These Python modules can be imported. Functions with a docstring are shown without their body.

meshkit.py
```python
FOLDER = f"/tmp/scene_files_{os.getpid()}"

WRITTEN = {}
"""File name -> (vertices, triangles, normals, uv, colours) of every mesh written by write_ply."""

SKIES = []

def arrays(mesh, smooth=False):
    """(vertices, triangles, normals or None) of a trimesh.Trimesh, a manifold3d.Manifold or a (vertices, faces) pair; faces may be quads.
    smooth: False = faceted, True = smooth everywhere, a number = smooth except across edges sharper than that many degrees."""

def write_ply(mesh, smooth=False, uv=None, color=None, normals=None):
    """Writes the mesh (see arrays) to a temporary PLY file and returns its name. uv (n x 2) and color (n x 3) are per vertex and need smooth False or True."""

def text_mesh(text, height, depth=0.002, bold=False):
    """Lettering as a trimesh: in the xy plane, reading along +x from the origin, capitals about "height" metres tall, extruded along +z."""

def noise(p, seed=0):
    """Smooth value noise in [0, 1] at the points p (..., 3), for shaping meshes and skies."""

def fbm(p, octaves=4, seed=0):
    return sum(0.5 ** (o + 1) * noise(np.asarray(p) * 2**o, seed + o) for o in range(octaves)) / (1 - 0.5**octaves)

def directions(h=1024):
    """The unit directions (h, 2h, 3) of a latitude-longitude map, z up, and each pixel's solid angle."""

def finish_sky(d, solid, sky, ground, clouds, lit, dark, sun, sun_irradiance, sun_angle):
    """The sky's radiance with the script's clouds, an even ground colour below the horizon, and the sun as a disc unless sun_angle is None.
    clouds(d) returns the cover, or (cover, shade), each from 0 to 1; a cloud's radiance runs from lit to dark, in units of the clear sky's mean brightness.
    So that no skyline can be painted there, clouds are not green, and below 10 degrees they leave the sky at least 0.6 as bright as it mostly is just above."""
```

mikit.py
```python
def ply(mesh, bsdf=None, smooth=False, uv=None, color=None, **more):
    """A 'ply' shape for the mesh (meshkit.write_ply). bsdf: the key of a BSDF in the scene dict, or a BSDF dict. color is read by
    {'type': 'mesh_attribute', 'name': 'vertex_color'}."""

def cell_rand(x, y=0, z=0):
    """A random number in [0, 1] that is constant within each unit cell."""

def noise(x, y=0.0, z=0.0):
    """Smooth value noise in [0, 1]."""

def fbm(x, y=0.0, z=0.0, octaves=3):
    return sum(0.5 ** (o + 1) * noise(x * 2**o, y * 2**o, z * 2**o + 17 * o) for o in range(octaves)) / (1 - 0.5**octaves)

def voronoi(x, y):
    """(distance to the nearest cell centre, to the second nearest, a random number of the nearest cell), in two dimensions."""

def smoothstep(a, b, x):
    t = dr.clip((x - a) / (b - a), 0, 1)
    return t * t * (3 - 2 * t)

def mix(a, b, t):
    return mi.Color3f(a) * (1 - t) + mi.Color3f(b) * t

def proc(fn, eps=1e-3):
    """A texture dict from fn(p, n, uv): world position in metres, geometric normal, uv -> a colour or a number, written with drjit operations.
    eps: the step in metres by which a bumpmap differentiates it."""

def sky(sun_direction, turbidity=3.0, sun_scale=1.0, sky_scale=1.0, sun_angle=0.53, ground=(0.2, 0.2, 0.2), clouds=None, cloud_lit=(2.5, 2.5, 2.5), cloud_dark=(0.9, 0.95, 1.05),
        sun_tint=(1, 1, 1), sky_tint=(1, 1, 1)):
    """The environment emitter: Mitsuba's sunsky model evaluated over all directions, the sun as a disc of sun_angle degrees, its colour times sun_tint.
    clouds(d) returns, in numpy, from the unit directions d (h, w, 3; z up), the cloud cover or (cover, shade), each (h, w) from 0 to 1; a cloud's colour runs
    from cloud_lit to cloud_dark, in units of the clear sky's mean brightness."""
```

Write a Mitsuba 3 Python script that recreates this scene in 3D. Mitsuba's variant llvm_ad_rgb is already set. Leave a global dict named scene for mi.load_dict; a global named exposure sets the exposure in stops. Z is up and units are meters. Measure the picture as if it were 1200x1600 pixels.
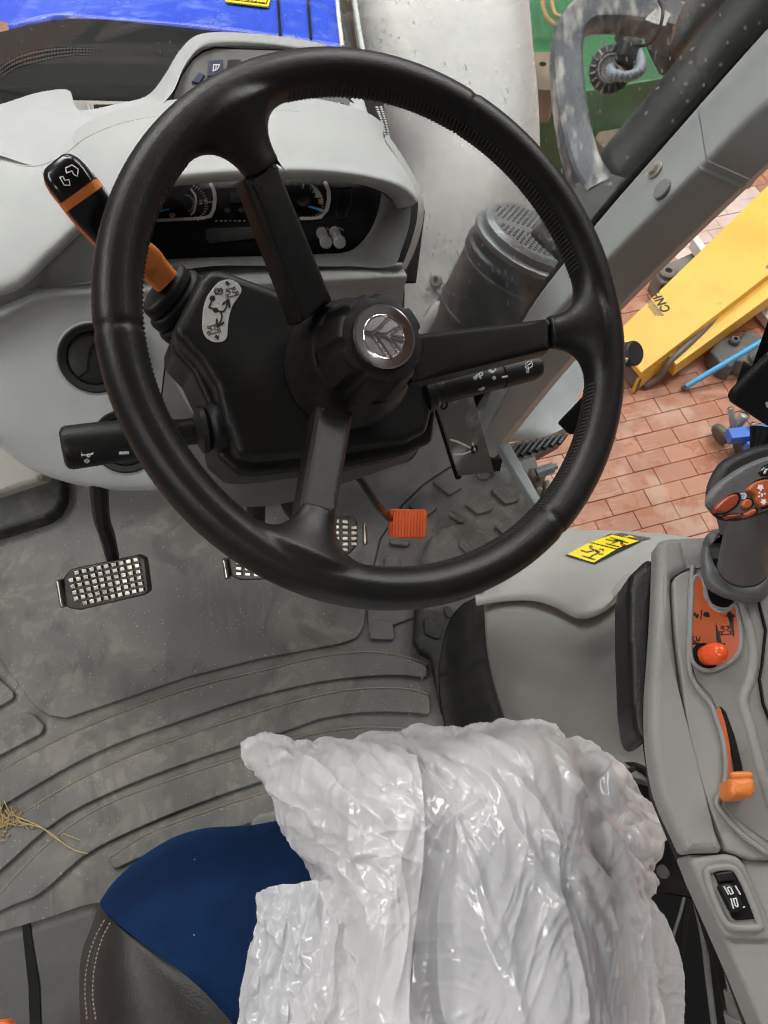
import math, random
import numpy as np, trimesh, drjit as dr, mitsuba as mi, mikit, meshkit
import manifold3d as m3
from shapely.geometry import Polygon
from mikit import proc, noise, fbm, voronoi, cell_rand, smoothstep, mix

T = mi.ScalarTransform4f
random.seed(7)
scene, labels = {}, {}

# ---------------------------------------------------------------- camera, exposure, lamps
FX = 1155.0                      # focal length of the photograph in its own pixels (1200 x 1600)
PITCH = math.radians(60.0)
CAM = np.array([0.0, 0.0, 1.10])     # cab floor is z = 0, the workshop ground z = -1.2
RT = np.array([1.0, 0, 0])
UP = np.array([0, math.sin(PITCH), math.cos(PITCH)])
FW = np.array([0, math.cos(PITCH), -math.sin(PITCH)])
scene['camera'] = {'type': 'perspective', 'fov': math.degrees(2 * math.atan(600 / FX)), 'fov_axis': 'x', 'near_clip': 0.02, 'far_clip': 60.0,
                   'to_world': T().look_at(origin=CAM.tolist(), target=(CAM + FW).tolist(), up=UP.tolist())}
exposure = -0.15
GROUND = -1.2
LAMP = 25.0
WIN = 5.0


def rgb(*c):
    return {'type': 'rgb', 'value': list(c)}


# ---------------------------------------------------------------- helpers
def A(p): return np.asarray(p, float)
def unit(v): v = A(v); return v / np.linalg.norm(v)
def ray(x, y): return RT * ((x - 600) / FX) + UP * ((800 - y) / FX) + FW
def pd(x, y, d): return CAM + d * ray(x, y)
def pz(x, y, z=0.0): r = ray(x, y); return CAM + r * ((z - CAM[2]) / r[2])
def on(pl, x, y):                     # point of the plane (p0, n) seen along a direction
    p0, n = pl; r = ray(x, y); return CAM + r * (np.dot(p0 - CAM, n) / np.dot(r, n))
def plane3(a, b, c):
    n = unit(np.cross(b - a, c - a)); return (a, n if np.dot(n, CAM - a) > 0 else -n)
def lift(pl, h): return (pl[0] + pl[1] * h, pl[1])
def zpl(z): return (A([0, 0, z]), A([0, 0, 1.0]))


def crom(P, n, closed=False):
    """Catmull-Rom through the points, n samples evenly by chord length."""
    P = A(P)
    if len(P) == 2 and not closed:
        t = np.linspace(0, 1, n)[:, None]; return P[0] * (1 - t) + P[1] * t
    Q = np.vstack([P, P[:1]]) if closed else P
    ch = np.maximum(np.linalg.norm(np.diff(Q, axis=0), axis=1), 1e-9) ** 0.5
    t = np.r_[0, np.cumsum(ch)]
    if closed:
        E = np.vstack([Q[-2], Q, Q[1]]); tt = np.r_[t[0] - ch[-1], t, t[-1] + ch[0]]
    else:
        E = np.vstack([2 * Q[0] - Q[1], Q, 2 * Q[-1] - Q[-2]]); tt = np.r_[t[0] - ch[0], t, t[-1] + ch[-1]]
    d = np.diff(E, axis=0) / np.diff(tt)[:, None]
    w = np.diff(tt)[:, None]
    m = (d[:-1] * w[1:] + d[1:] * w[:-1]) / (w[1:] + w[:-1])
    s = np.linspace(0, t[-1], n * 6, endpoint=not closed)
    i = np.clip(np.searchsorted(t, s, side='right') - 1, 0, len(t) - 2)
    h = (t[i + 1] - t[i])[:, None]; u = ((s - t[i]) / (t[i + 1] - t[i]))[:, None]
    X = (2*u**3-3*u**2+1)*Q[i] + (u**3-2*u**2+u)*h*m[i] + (-2*u**3+3*u**2)*Q[i+1] + (u**3-u**2)*h*m[i+1]
    Y = np.vstack([X, X[:1]]) if closed else X
    L = np.r_[0, np.cumsum(np.linalg.norm(np.diff(Y, axis=0), axis=1))]
    g = np.linspace(0, L[-1], n, endpoint=not closed)
    return np.stack([np.interp(g, L, Y[:, k]) for k in range(P.shape[1])], 1)


def grid_faces(nv, nu, cu=False):
    i, j = np.meshgrid(np.arange(nv - 1), np.arange(nu if cu else nu - 1), indexing='ij')
    j2 = (j + 1) % nu
    q = np.stack([i * nu + j, i * nu + j2, (i + 1) * nu + j2, (i + 1) * nu + j], -1).reshape(-1, 4)
    return np.vstack([q[:, [0, 1, 2]], q[:, [0, 2, 3]]])


def loft_grid(rows, nu, nv, closed=False):
    R = np.array([crom(r, nu, closed) for r in rows])
    if len(R) == 2:
        t = np.linspace(0, 1, nv)[:, None, None]; return R[0] * (1 - t) + R[1] * t
    return np.stack([crom(R[:, j], nv) for j in range(nu)], 1)


def face_cam(v, f):
    c = v[f].mean(1); n = np.cross(v[f[:, 1]] - v[f[:, 0]], v[f[:, 2]] - v[f[:, 0]])
    return f if (n * (CAM - c)).sum() > 0 else f[:, ::-1]


def loft(rows, nu=40, nv=30, closed=False, thick=0.0):
    """A surface through rows of points; thick > 0 makes it a closed shell of that thickness away from the viewer."""
    G = loft_grid(rows, nu, nv, closed)
    v = G.reshape(-1, 3); f = face_cam(v, grid_faces(nv, nu, closed))
    if thick <= 0:
        return trimesh.Trimesh(v, f, process=False)
    m = trimesh.Trimesh(v, f, process=False); n = np.array(m.vertex_normals)
    if closed:
        b = [np.arange(nu), np.arange(nu) + (nv - 1) * nu]
    else:
        ring = np.r_[np.arange(nu), np.arange(1, nv) * nu + nu - 1, (nv - 1) * nu + np.arange(nu - 2, -1, -1), np.arange(nv - 2, 0, -1) * nu]
        b = [ring]
    v2 = np.vstack([v, v - n * thick]); N = len(v); F = [f, f[:, ::-1] + N]
    for r in b:
        a, c = r, np.roll(r, -1)
        F += [np.stack([a, c, c + N], 1), np.stack([a, c + N, a + N], 1)]
    m = trimesh.Trimesh(v2, np.vstack(F), process=False)
    trimesh.repair.fix_normals(m)
    return m


def basis(n):
    n = unit(n); a = unit(np.cross(n, [0, 0, 1.0] if abs(n[2]) < 0.9 else [0, 1.0, 0])); return a, np.cross(n, a), n


def frames(P, closed=False, ref=None):
    t = np.gradient(P, axis=0) if not closed else np.roll(P, -1, 0) - np.roll(P, 1, 0)
    t /= np.linalg.norm(t, axis=1, keepdims=True) + 1e-12
    if ref is None:
        a = basis(t[0])[0]
    else:
        a = A(ref)
    out = []
    for k in range(len(P)):
        a = a - t[k] * np.dot(a, t[k]); a = a / np.linalg.norm(a); out.append(a)
        if ref is not None: a = A(ref)
    a = np.array(out); return t, a, np.cross(t, a)


def tube(P, r, sides=16, closed=False, n=None, ref=None, sec=None, round_caps=False):
    """A tube along a path; r a number, a list along the path, or with sec a 2-D section (scaled by r)."""
    P = A(P)
    r = np.broadcast_to(A(r), (len(P),)) if np.ndim(r) <= 1 else r
    if n:
        L0 = np.r_[0, np.cumsum(np.linalg.norm(np.diff(P, axis=0), axis=1))]; L0 = L0 / L0[-1]
        P2 = crom(P, n, closed)
        r = np.full(n, r[0]) if closed else np.interp(np.linspace(0, 1, n), L0, r)
        P = P2
    if round_caps and not closed:
        t0, t1 = unit(P[0] - P[1]), unit(P[-1] - P[-2]); k = np.sin(np.linspace(0, 1, 5)[1:] * math.pi / 2)
        c = np.cos(np.linspace(0, 1, 5)[1:] * math.pi / 2) + 1e-3
        P = np.vstack([(P[0] + t0 * r[0] * k[::-1, None]), P, (P[-1] + t1 * r[-1] * k[:, None])])
        r = np.r_[r[0] * c[::-1], r, r[-1] * c]
    t, a, b = frames(P, closed, ref)
    if sec is None:
        g = np.arange(sides) * 2 * math.pi / sides; sec = np.stack([np.cos(g), np.sin(g)], 1)
    sec = A(sec); s = len(sec)
    v = P[:, None] + r[:, None, None] * (sec[None, :, :1] * a[:, None] + sec[None, :, 1:] * b[:, None])
    v = v.reshape(-1, 3); k = len(P)
    if closed:
        f = grid_faces(k, s, True); i = np.arange(s); j = (i + 1) % s; o = (k - 1) * s
        f = np.vstack([f, np.stack([o + i, o + j, j], 1), np.stack([o + i, j, i], 1)])
    else:
        f = grid_faces(k, s, True); i = np.arange(s); j = (i + 1) % s; N = len(v); o = (k - 1) * s
        v = np.vstack([v, P[:1], P[-1:]])
        f = np.vstack([f, np.stack([i * 0 + N, j, i], 1), np.stack([i * 0 + N + 1, o + i, o + j], 1)])
    m = trimesh.Trimesh(v, f, process=False)
    if m.volume < 0: m.invert()
    return m


def lathe(p0, ax, prof, sides=48, caps=True):
    """Revolve (radius, height) pairs about the axis through p0."""
    a, b, n = basis(ax); g = np.arange(sides) * 2 * math.pi / sides
    prof = A(prof); c = np.cos(g)[:, None] * a + np.sin(g)[:, None] * b
    v = (A(p0) + prof[:, None, :1] * c[None] + prof[:, None, 1:] * n).reshape(-1, 3)
    m = trimesh.Trimesh(v, grid_faces(len(prof), sides, True), process=False)
    if caps and prof[0, 0] > 1e-6 and prof[-1, 0] > 1e-6 and not np.allclose(prof[0], prof[-1]):
        i = np.arange(sides); j = (i + 1) % sides; N = len(v); o = (len(prof) - 1) * sides
        v = np.vstack([v, A(p0) + prof[0, 1] * n, A(p0) + prof[-1, 1] * n])
        m = trimesh.Trimesh(v, np.vstack([m.faces, np.stack([i * 0 + N, j, i], 1), np.stack([i * 0 + N + 1, o + i, o + j], 1)]), process=False)
    if m.volume < 0: m.invert()
    return m


def tri2d(poly):
    return trimesh.creation.triangulate_polygon(poly, engine='earcut')


def slab(P, t, b=0.0, r=0.0, n=None, smooth=0, draft=0.0):
    """A plate whose top outline is P (nearly coplanar points), t thick away from normal n, top edge rounded by b, corners by r."""
    P = A(P); c = P.mean(0)
    if n is None:
        n = np.linalg.svd(P - c)[2][2]
        if np.dot(n, CAM - c) < 0: n = -n
    a, q, n = basis(n)
    X = np.stack([(P - c) @ a, (P - c) @ q], 1)
    if smooth: X = crom(X, smooth, True)
    g = Polygon(X)
    if not g.is_valid: g = g.buffer(0)
    if hasattr(g, 'geoms'): g = max(g.geoms, key=lambda k: k.area)
    for rr_ in (r, r / 2, r / 4):
        if rr_ > 0:
            g2 = g.buffer(-rr_, quad_segs=6).buffer(2 * rr_, quad_segs=6).buffer(-rr_, quad_segs=6)
            if hasattr(g2, 'geoms'): g2 = max(g2.geoms, key=lambda k: k.area) if len(g2.geoms) else Polygon()
            if g2.area > .8 * g.area:
                g = g2; break
    X = np.array(g.exterior.coords)[:-1]
    if not g.exterior.is_ccw: X = X[::-1]
    keep = np.linalg.norm(X - np.roll(X, 1, 0), axis=1) > 1e-6; X = X[keep]
    e = np.roll(X, -1, 0) - X; e /= np.linalg.norm(e, axis=1, keepdims=True) + 1e-12
    ne = np.stack([-e[:, 1], e[:, 0]], 1); nv = ne + np.roll(ne, 1, 0)
    nv /= np.maximum((nv * nv).sum(1, keepdims=True) / 2, 0.35)     # inward mitre
    rings = []
    if b > 0:
        for k in range(4):
            w = k / 3 * math.pi / 2
            rings.append((X + nv * b * (1 - math.sin(w)), -b * (1 - math.cos(w))))
    else:
        rings.append((X, 0.0))
    rings.append((X + nv * draft, -t))
    N = len(X); V = np.vstack([np.c_[x, np.full(N, h)] for x, h in rings])
    F = grid_faces(len(rings), N, True)[:, ::-1]
    top = Polygon(rings[0][0])
    if not top.is_valid: top = Polygon(X)
    def cap(pts):
        import mapbox_earcut as me
        try: return np.array(me.triangulate_float64(np.ascontiguousarray(pts), np.array([len(pts)], np.uint32))).reshape(-1, 3).astype(int)
        except Exception: return np.array([[0, k, k + 1] for k in range(1, len(pts) - 1)])
    F = np.vstack([F, cap(rings[0][0]), cap(rings[-1][0])[:, ::-1] + (len(rings) - 1) * N])
    m = trimesh.Trimesh(c + V[:, :1] * a + V[:, 1:2] * q + V[:, 2:] * n, F, process=False)
    trimesh.repair.fix_normals(m)
    return m


def spx(pts, pl, t, b=0.0, r=0.0, smooth=0, draft=0.0):
    return slab([on(pl, x, y) for x, y in pts], t, b, r, pl[1], smooth, draft)


def stroke(pts, w, pl, h=0.0004, closed=False):
    """A printed or moulded line of width w (metres) on a plane: a thin raised ribbon."""
    P = A([on(pl, x, y) for x, y in pts]); a, q, n = basis(pl[1]); c = P.mean(0)
    from shapely.geometry import LineString, LinearRing
    X = np.stack([(P - c) @ a, (P - c) @ q], 1)
    g = (LinearRing(X) if closed else LineString(X)).buffer(w / 2, quad_segs=3)
    out = []
    for k in getattr(g, 'geoms', [g]):
        m = trimesh.creation.extrude_polygon(k, h * 2, engine='earcut'); v = np.array(m.vertices)
        out.append(trimesh.Trimesh(c + v[:, :1] * a + v[:, 1:2] * q + (v[:, 2:] - h) * n, m.faces, process=False))
    return trimesh.util.concatenate(out)


def cast(x, y, mesh):
    """Where the line through an authored point meets a mesh (used to lay print on curved parts)."""
    o, d = CAM, ray(x, y); tri = mesh.triangles
    e1, e2 = tri[:, 1] - tri[:, 0], tri[:, 2] - tri[:, 0]; p = np.cross(d, e2); det = (e1 * p).sum(1)
    det = np.where(abs(det) < 1e-14, 1e-14, det); s = o - tri[:, 0]; u = (s * p).sum(1) / det
    q = np.cross(s, e1); v = (q @ d) / det; t = (q * e2).sum(1) / det
    ok = (u >= -1e-6) & (v >= -1e-6) & (u + v <= 1 + 1e-6) & (t > 0)
    if not ok.any(): return None
    i = np.where(ok)[0][np.argmin(t[ok])]
    n = unit(np.cross(e1[i], e2[i])); n = n if np.dot(n, d) < 0 else -n
    return o + d * t[i], n


def print_on(mesh, lines, w, h=0.0005, closed=False):
    """Lines of print laid on a curved part: small flat ribbons that follow its surface."""
    V, F = [], []
    for L in lines:
        P = []
        L = list(L) + ([L[0]] if closed else [])
        for (x0, y0), (x1, y1) in zip(L[:-1], L[1:]):
            k = max(2, int(math.hypot(x1 - x0, y1 - y0) / 3) + 1)
            P += [(x0 + (x1 - x0) * s, y0 + (y1 - y0) * s) for s in np.linspace(0, 1, k, endpoint=False)]
        P.append(L[-1]); hit = [cast(x, y, mesh) for x, y in P]; hit = [h_ for h_ in hit if h_]
        if len(hit) < 2: continue
        p = np.array([q[0] + q[1] * h for q in hit]); n = np.array([q[1] for q in hit])
        t = np.gradient(p, axis=0); t /= np.linalg.norm(t, axis=1, keepdims=True) + 1e-12
        s = np.cross(n, t) * w / 2; o = sum(map(len, V))
        p = p.copy(); p[0] -= t[0] * w / 2; p[-1] += t[-1] * w / 2
        lo = n * h * 1.6
        V.append(np.vstack([p - s, p + s, p - s - lo, p + s - lo])); K = len(p)
        for i in range(K - 1):
            F += [[o+i, o+K+i, o+K+i+1], [o+i, o+K+i+1, o+i+1], [o+2*K+i, o+i, o+i+1], [o+2*K+i, o+i+1, o+2*K+i+1], [o+K+i, o+3*K+i, o+3*K+i+1], [o+K+i, o+3*K+i+1, o+K+i+1]]
    v = np.vstack(V); F = np.array(F)
    return trimesh.Trimesh(v, F, process=False)


def print_fill(mesh, polys, h=0.0005):
    """Solid print laid on a curved part."""
    out = []
    for L in polys:
        P = []
        for a, b in zip(L, list(L[1:]) + [L[0]]):
            k = max(1, int(math.hypot(b[0] - a[0], b[1] - a[1]) / 4)); P += [(a[0] + (b[0] - a[0]) * s / k, a[1] + (b[1] - a[1]) * s / k) for s in range(k)]
        g = Polygon(P).buffer(0)
        if g.is_empty: continue
        if hasattr(g, 'geoms'): g = max(g.geoms, key=lambda q: q.area)
        V, F = tri2d(g); hit = [cast(x, y, mesh) for x, y in V]
        if any(q is None for q in hit): continue
        v = np.array([q[0] + q[1] * h for q in hit]); out.append(trimesh.Trimesh(v, face_cam(v, F), process=False))
    return cat(*out)


def cat(*ms): return trimesh.util.concatenate([m for m in ms if m is not None])


def box(c, size, ax=(1, 0, 0), up=(0, 0, 1), b=0.0):
    u = unit(up); a = unit(A(ax) - u * np.dot(A(ax), u)); q = np.cross(u, a); s = A(size) / 2
    P = [A(c) + u * s[2] + a * s[0] * i + q * s[1] * j for i, j in ((-1, -1), (1, -1), (1, 1), (-1, 1))]
    return slab(P, size[2], b, 0, u)


def text_on(txt, height, origin, xdir, ndir, depth=0.0006, bold=True, center=True):
    m = meshkit.text_mesh(txt, height, depth, bold); v = np.array(m.vertices)
    if center: v[:, :2] -= (v[:, :2].max(0) + v[:, :2].min(0)) / 2
    n = unit(ndir); x = unit(A(xdir) - n * np.dot(A(xdir), n)); y = np.cross(n, x)
    return trimesh.Trimesh(A(origin) + v[:, :1] * x + v[:, 1:2] * y + v[:, 2:] * n, m.faces, process=False)


def add(key, mesh, mat, smooth=35, **lab):
    """One entry of the scene; a key that is taken gets the next three-digit number."""
    k, i = key, 0
    while k in scene:
        i += 1; k = f'{key}_{i:03d}'
    scene[k] = mikit.ply(mesh, mat, smooth=smooth)
    if lab: labels[k] = lab
    return k


def thing(key, label, category, group=None):
    k, i = key, 0
    while k in labels:
        i += 1; k = f'{key}_{i:03d}'
    labels[k] = {'label': label, 'category': category}
    if group: labels[k]['group'] = group
    return k


# ---------------------------------------------------------------- materials
def pr(name, col, rough=0.5, bump=None, bscale=0.0005, eps=4e-4, **kw):
    d = {'type': 'principled', 'base_color': col if isinstance(col, dict) else rgb(*col), 'roughness': rough, **kw}
    if bump is not None: d = {'type': 'bumpmap', 'arbitrary': proc(bump, eps), 'scale': bscale, 'bsdf': d}
    d = {'type': 'twosided', 'bsdf': d}
    scene[name] = d


def grain(f):
    return lambda p, n, uv: fbm(p.x * f, p.y * f, p.z * f, octaves=2)


def tone(c0, c1, f, lo=0.3, hi=0.7, octv=4, st=(1, 1, 1)):
    return proc(lambda p, n, uv: mix(c0, c1, smoothstep(lo, hi, fbm(p.x * f * st[0], p.y * f * st[1], p.z * f * st[2], octaves=octv))))


def leather(p, n, uv):
    a, b, c = voronoi(p.x * 420 + p.z * 130, p.y * 420 - p.z * 210)
    return dr.minimum(b - a, 0.5) + 0.4 * noise(p.x * 900, p.y * 900, p.z * 900)


def wear(c0, c1, f, thr=0.62):
    return proc(lambda p, n, uv: mix(c0, c1, smoothstep(thr, thr + 0.16, fbm(p.x * f, p.y * f, p.z * f, octaves=4))))


def mat_dirt(p, n, uv):           # trodden rubber: dry pale dust in patches, scuffs, smears, specks
    x, y = p.x + 0.05 * (noise(p.x * 14, p.y * 14) - 0.5), p.y + 0.05 * (noise(p.x * 14 + 9, p.y * 14) - 0.5)
    d = smoothstep(0.40, 0.70, fbm(x * 8 + 3, y * 8, 0, octaves=5))
    f = smoothstep(0.46, 0.66, fbm(x * 60 + y * 20, y * 60 - x * 20, 0, octaves=4))
    s = smoothstep(0.52, 0.74, fbm(x * 34 - y * 10, y * 22 + x * 8, 5, octaves=4))
    g = smoothstep(0.60, 0.64, fbm(x * 260 + y * 70, y * 40 - x * 30, 2, octaves=2)) * smoothstep(0.45, 0.65, noise(x * 18, y * 18, 8))
    a, b, k = voronoi(p.x * 150 + noise(p.x * 40, p.y * 40) * 2, p.y * 150)
    speck = dr.select((a < 0.05 + 0.08 * k * k) & (k > 0.86), 1.0, 0.0)
    c = mix((0.118, 0.116, 0.111), (0.215, 0.203, 0.176), d * (0.35 + 0.45 * f))
    c = mix(c, (0.075, 0.075, 0.070), s * 0.5)
    c = mix(c, (0.17, 0.16, 0.13), g * 0.28)
    return mix(c, (0.36, 0.32, 0.24), speck * 0.7)


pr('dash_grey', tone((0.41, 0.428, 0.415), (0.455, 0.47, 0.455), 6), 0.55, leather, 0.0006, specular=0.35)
pr('dash_smooth', tone((0.41, 0.425, 0.418), (0.455, 0.467, 0.458), 5), 0.5, grain(700), 0.0001, specular=0.35)
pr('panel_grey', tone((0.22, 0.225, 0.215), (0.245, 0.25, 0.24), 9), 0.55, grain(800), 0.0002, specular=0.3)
pr('arm_grey', tone((0.20, 0.20, 0.192), (0.23, 0.225, 0.213), 12), 0.5, grain(900), 0.0002, specular=0.35)
pr('arm_dirty', tone((0.172, 0.168, 0.158), (0.125, 0.117, 0.105), 22, 0.4, 0.75), 0.5, grain(900), 0.0002, specular=0.35)
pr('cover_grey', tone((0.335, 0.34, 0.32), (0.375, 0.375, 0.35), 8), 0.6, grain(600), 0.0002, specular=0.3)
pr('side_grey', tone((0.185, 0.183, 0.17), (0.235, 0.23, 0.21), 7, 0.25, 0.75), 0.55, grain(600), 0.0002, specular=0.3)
pr('joy_grey', (0.10, 0.10, 0.103), 0.45, grain(900), 0.0002, specular=0.4)
pr('black_plastic', tone((0.008, 0.008, 0.008), (0.013, 0.013, 0.0125), 14), 0.42, grain(900), 0.0002, specular=0.32)
pr('black_matt', (0.005, 0.005, 0.005), 0.6, specular=0.15)
pr('black_gloss', (0.006, 0.006, 0.007), 0.18)
pr('spoke_black', tone((0.007, 0.0068, 0.0065), (0.016, 0.015, 0.013), 30, 0.4, 0.8), 0.44, grain(1400), 0.00006, specular=0.32)
pr('leather_black', tone((0.007, 0.0068, 0.0066), (0.013, 0.0122, 0.0115), 20), 0.40, leather, 0.00010, specular=0.4)
pr('stitch_black', (0.022, 0.021, 0.019), 0.6)
pr('rubber_black', (0.009, 0.009, 0.009), 0.5, specular=0.35)
pr('mat_rubber', proc(mat_dirt), 0.55, grain(500), 0.0003, specular=0.3)
pr('mat_dark', tone((0.022, 0.022, 0.02), (0.06, 0.057, 0.048), 25, 0.45, 0.8), 0.5, grain(500), 0.0003, specular=0.35)
pr('orange', tone((0.66, 0.20, 0.04), (0.58, 0.165, 0.032), 25), 0.42, grain(900), 0.00015)
pr('orange_pedal', tone((0.86, 0.16, 0.045), (0.78, 0.13, 0.035), 40), 0.5)
pr('orange_plate', tone((0.42, 0.085, 0.022), (0.38, 0.075, 0.02), 30), 0.5)
pr('orange_dark', (0.30, 0.045, 0.016), 0.35)
pr('orange_knob', (0.85, 0.10, 0.025), 0.25)
pr('steel', tone((0.55, 0.52, 0.47), (0.30, 0.27, 0.23), 90), 0.32, metallic=1.0)
pr('chrome', (0.62, 0.58, 0.58), 0.13, metallic=1.0)
pr('dark_chrome', (0.62, 0.58, 0.59), 0.32, metallic=1.0)
pr('pedal_black', tone((0.025, 0.024, 0.022), (0.06, 0.05, 0.035), 60), 0.4)
pr('silver_label', (0.62, 0.62, 0.59), 0.35, metallic=0.3)
pr('print_black', (0.008, 0.008, 0.008), 0.5)
pr('print_white', (0.78, 0.78, 0.78), 0.5)
pr('print_grey', (0.55, 0.55, 0.55), 0.5)
pr('seat_blue', tone((0.0025, 0.014, 0.052), (0.003, 0.019, 0.066), 30), 0.85, lambda p, n, uv: noise(p.x * 650, p.y * 650, p.z * 650) + 0.6 * noise(p.x * 160, p.y * 160, 3) + 4 * fbm(p.x * 22, p.y * 22, p.z * 22), 0.0005, sheen=0.6, sheen_tint=0.6, specular=0.15)
pr('seat_leather', tone((0.0128, 0.0126, 0.0126), (0.0195, 0.0190, 0.0188), 30), 0.45, leather, 0.0002)
pr('dust_line', (0.24, 0.215, 0.165), 0.9)
pr('thread', (0.36, 0.33, 0.28), 0.8)
pr('seat_box', tone((0.035, 0.036, 0.034), (0.055, 0.054, 0.05), 12), 0.5, grain(500), 0.0002)
def dusty(p, n, uv):
    a, b, k = voronoi(p.x * 60 + p.z * 23, p.y * 60 + p.z * 31)
    s = dr.select((a < 0.05 + 0.12 * k * k) & (k > 0.78), 0.35, 0.0)
    return s + 0.0


pr('hood_blue', proc(lambda p, n, uv: mix((0.020, 0.075, 0.62), (0.22, 0.32, 0.75), 0.55 * smoothstep(0.55, 0.85, fbm(p.x * 26, p.y * 40, p.z * 30, octaves=4)) + dusty(p, n, uv))), 0.3, clearcoat=0.6)
pr('fender_grey', tone((0.50, 0.505, 0.485), (0.585, 0.585, 0.555), 3.5, 0.3, 0.75, 5), 0.55, specular=0.3)
pr('sill_grey', tone((0.36, 0.40, 0.40), (0.26, 0.30, 0.30), 9, 0.3, 0.75), 0.5)
pr('pillar_grey', tone((0.34, 0.365, 0.36), (0.365, 0.39, 0.38), 8), 0.5, grain(700), 0.0001, specular=0.35)
pr('pipe_black', proc(lambda p, n, uv: mix(mix((0.022, 0.024, 0.024), (0.06, 0.062, 0.055), smoothstep(0.4, 0.8, fbm(p.x * 18, p.y * 18, p.z * 18))), (0.5, 0.5, 0.45), dusty(p, n, uv))), 0.5)
pr('bracket_dusty', proc(lambda p, n, uv: mix((0.07, 0.085, 0.10), (0.42, 0.41, 0.38), smoothstep(0.48, 0.72, fbm(p.x * 70, p.y * 25, p.z * 25, octaves=4)))), 0.5)
pr('muffler_grey', proc(lambda p, n, uv: mix(mix((0.055, 0.068, 0.072), (0.11, 0.12, 0.12), smoothstep(0.4, 0.75, fbm(p.x * 20, p.y * 20, p.z * 20, octaves=4))), (0.4, 0.4, 0.38), dusty(p, n, uv) * 0.6)), 0.4, metallic=0.3)
pr('mesh_grey', (0.22, 0.24, 0.25), 0.4, metallic=0.5)
pr('beam_yellow', proc(lambda p, n, uv: mix(mix((0.84, 0.50, 0.075), (0.74, 0.42, 0.05), smoothstep(0.4, 0.75, fbm(p.x * 4, p.y * 4, p.z * 4, octaves=5))), (0.30, 0.22, 0.10), 0.5 * smoothstep(0.76, 0.84, fbm(p.x * 14 + 5, p.y * 22, p.z * 22)))), 0.4)
pr('sticker_yellow', (0.85, 0.68, 0.02), 0.4)
pr('sticker_brown', (0.13, 0.10, 0.10), 0.4)
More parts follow.
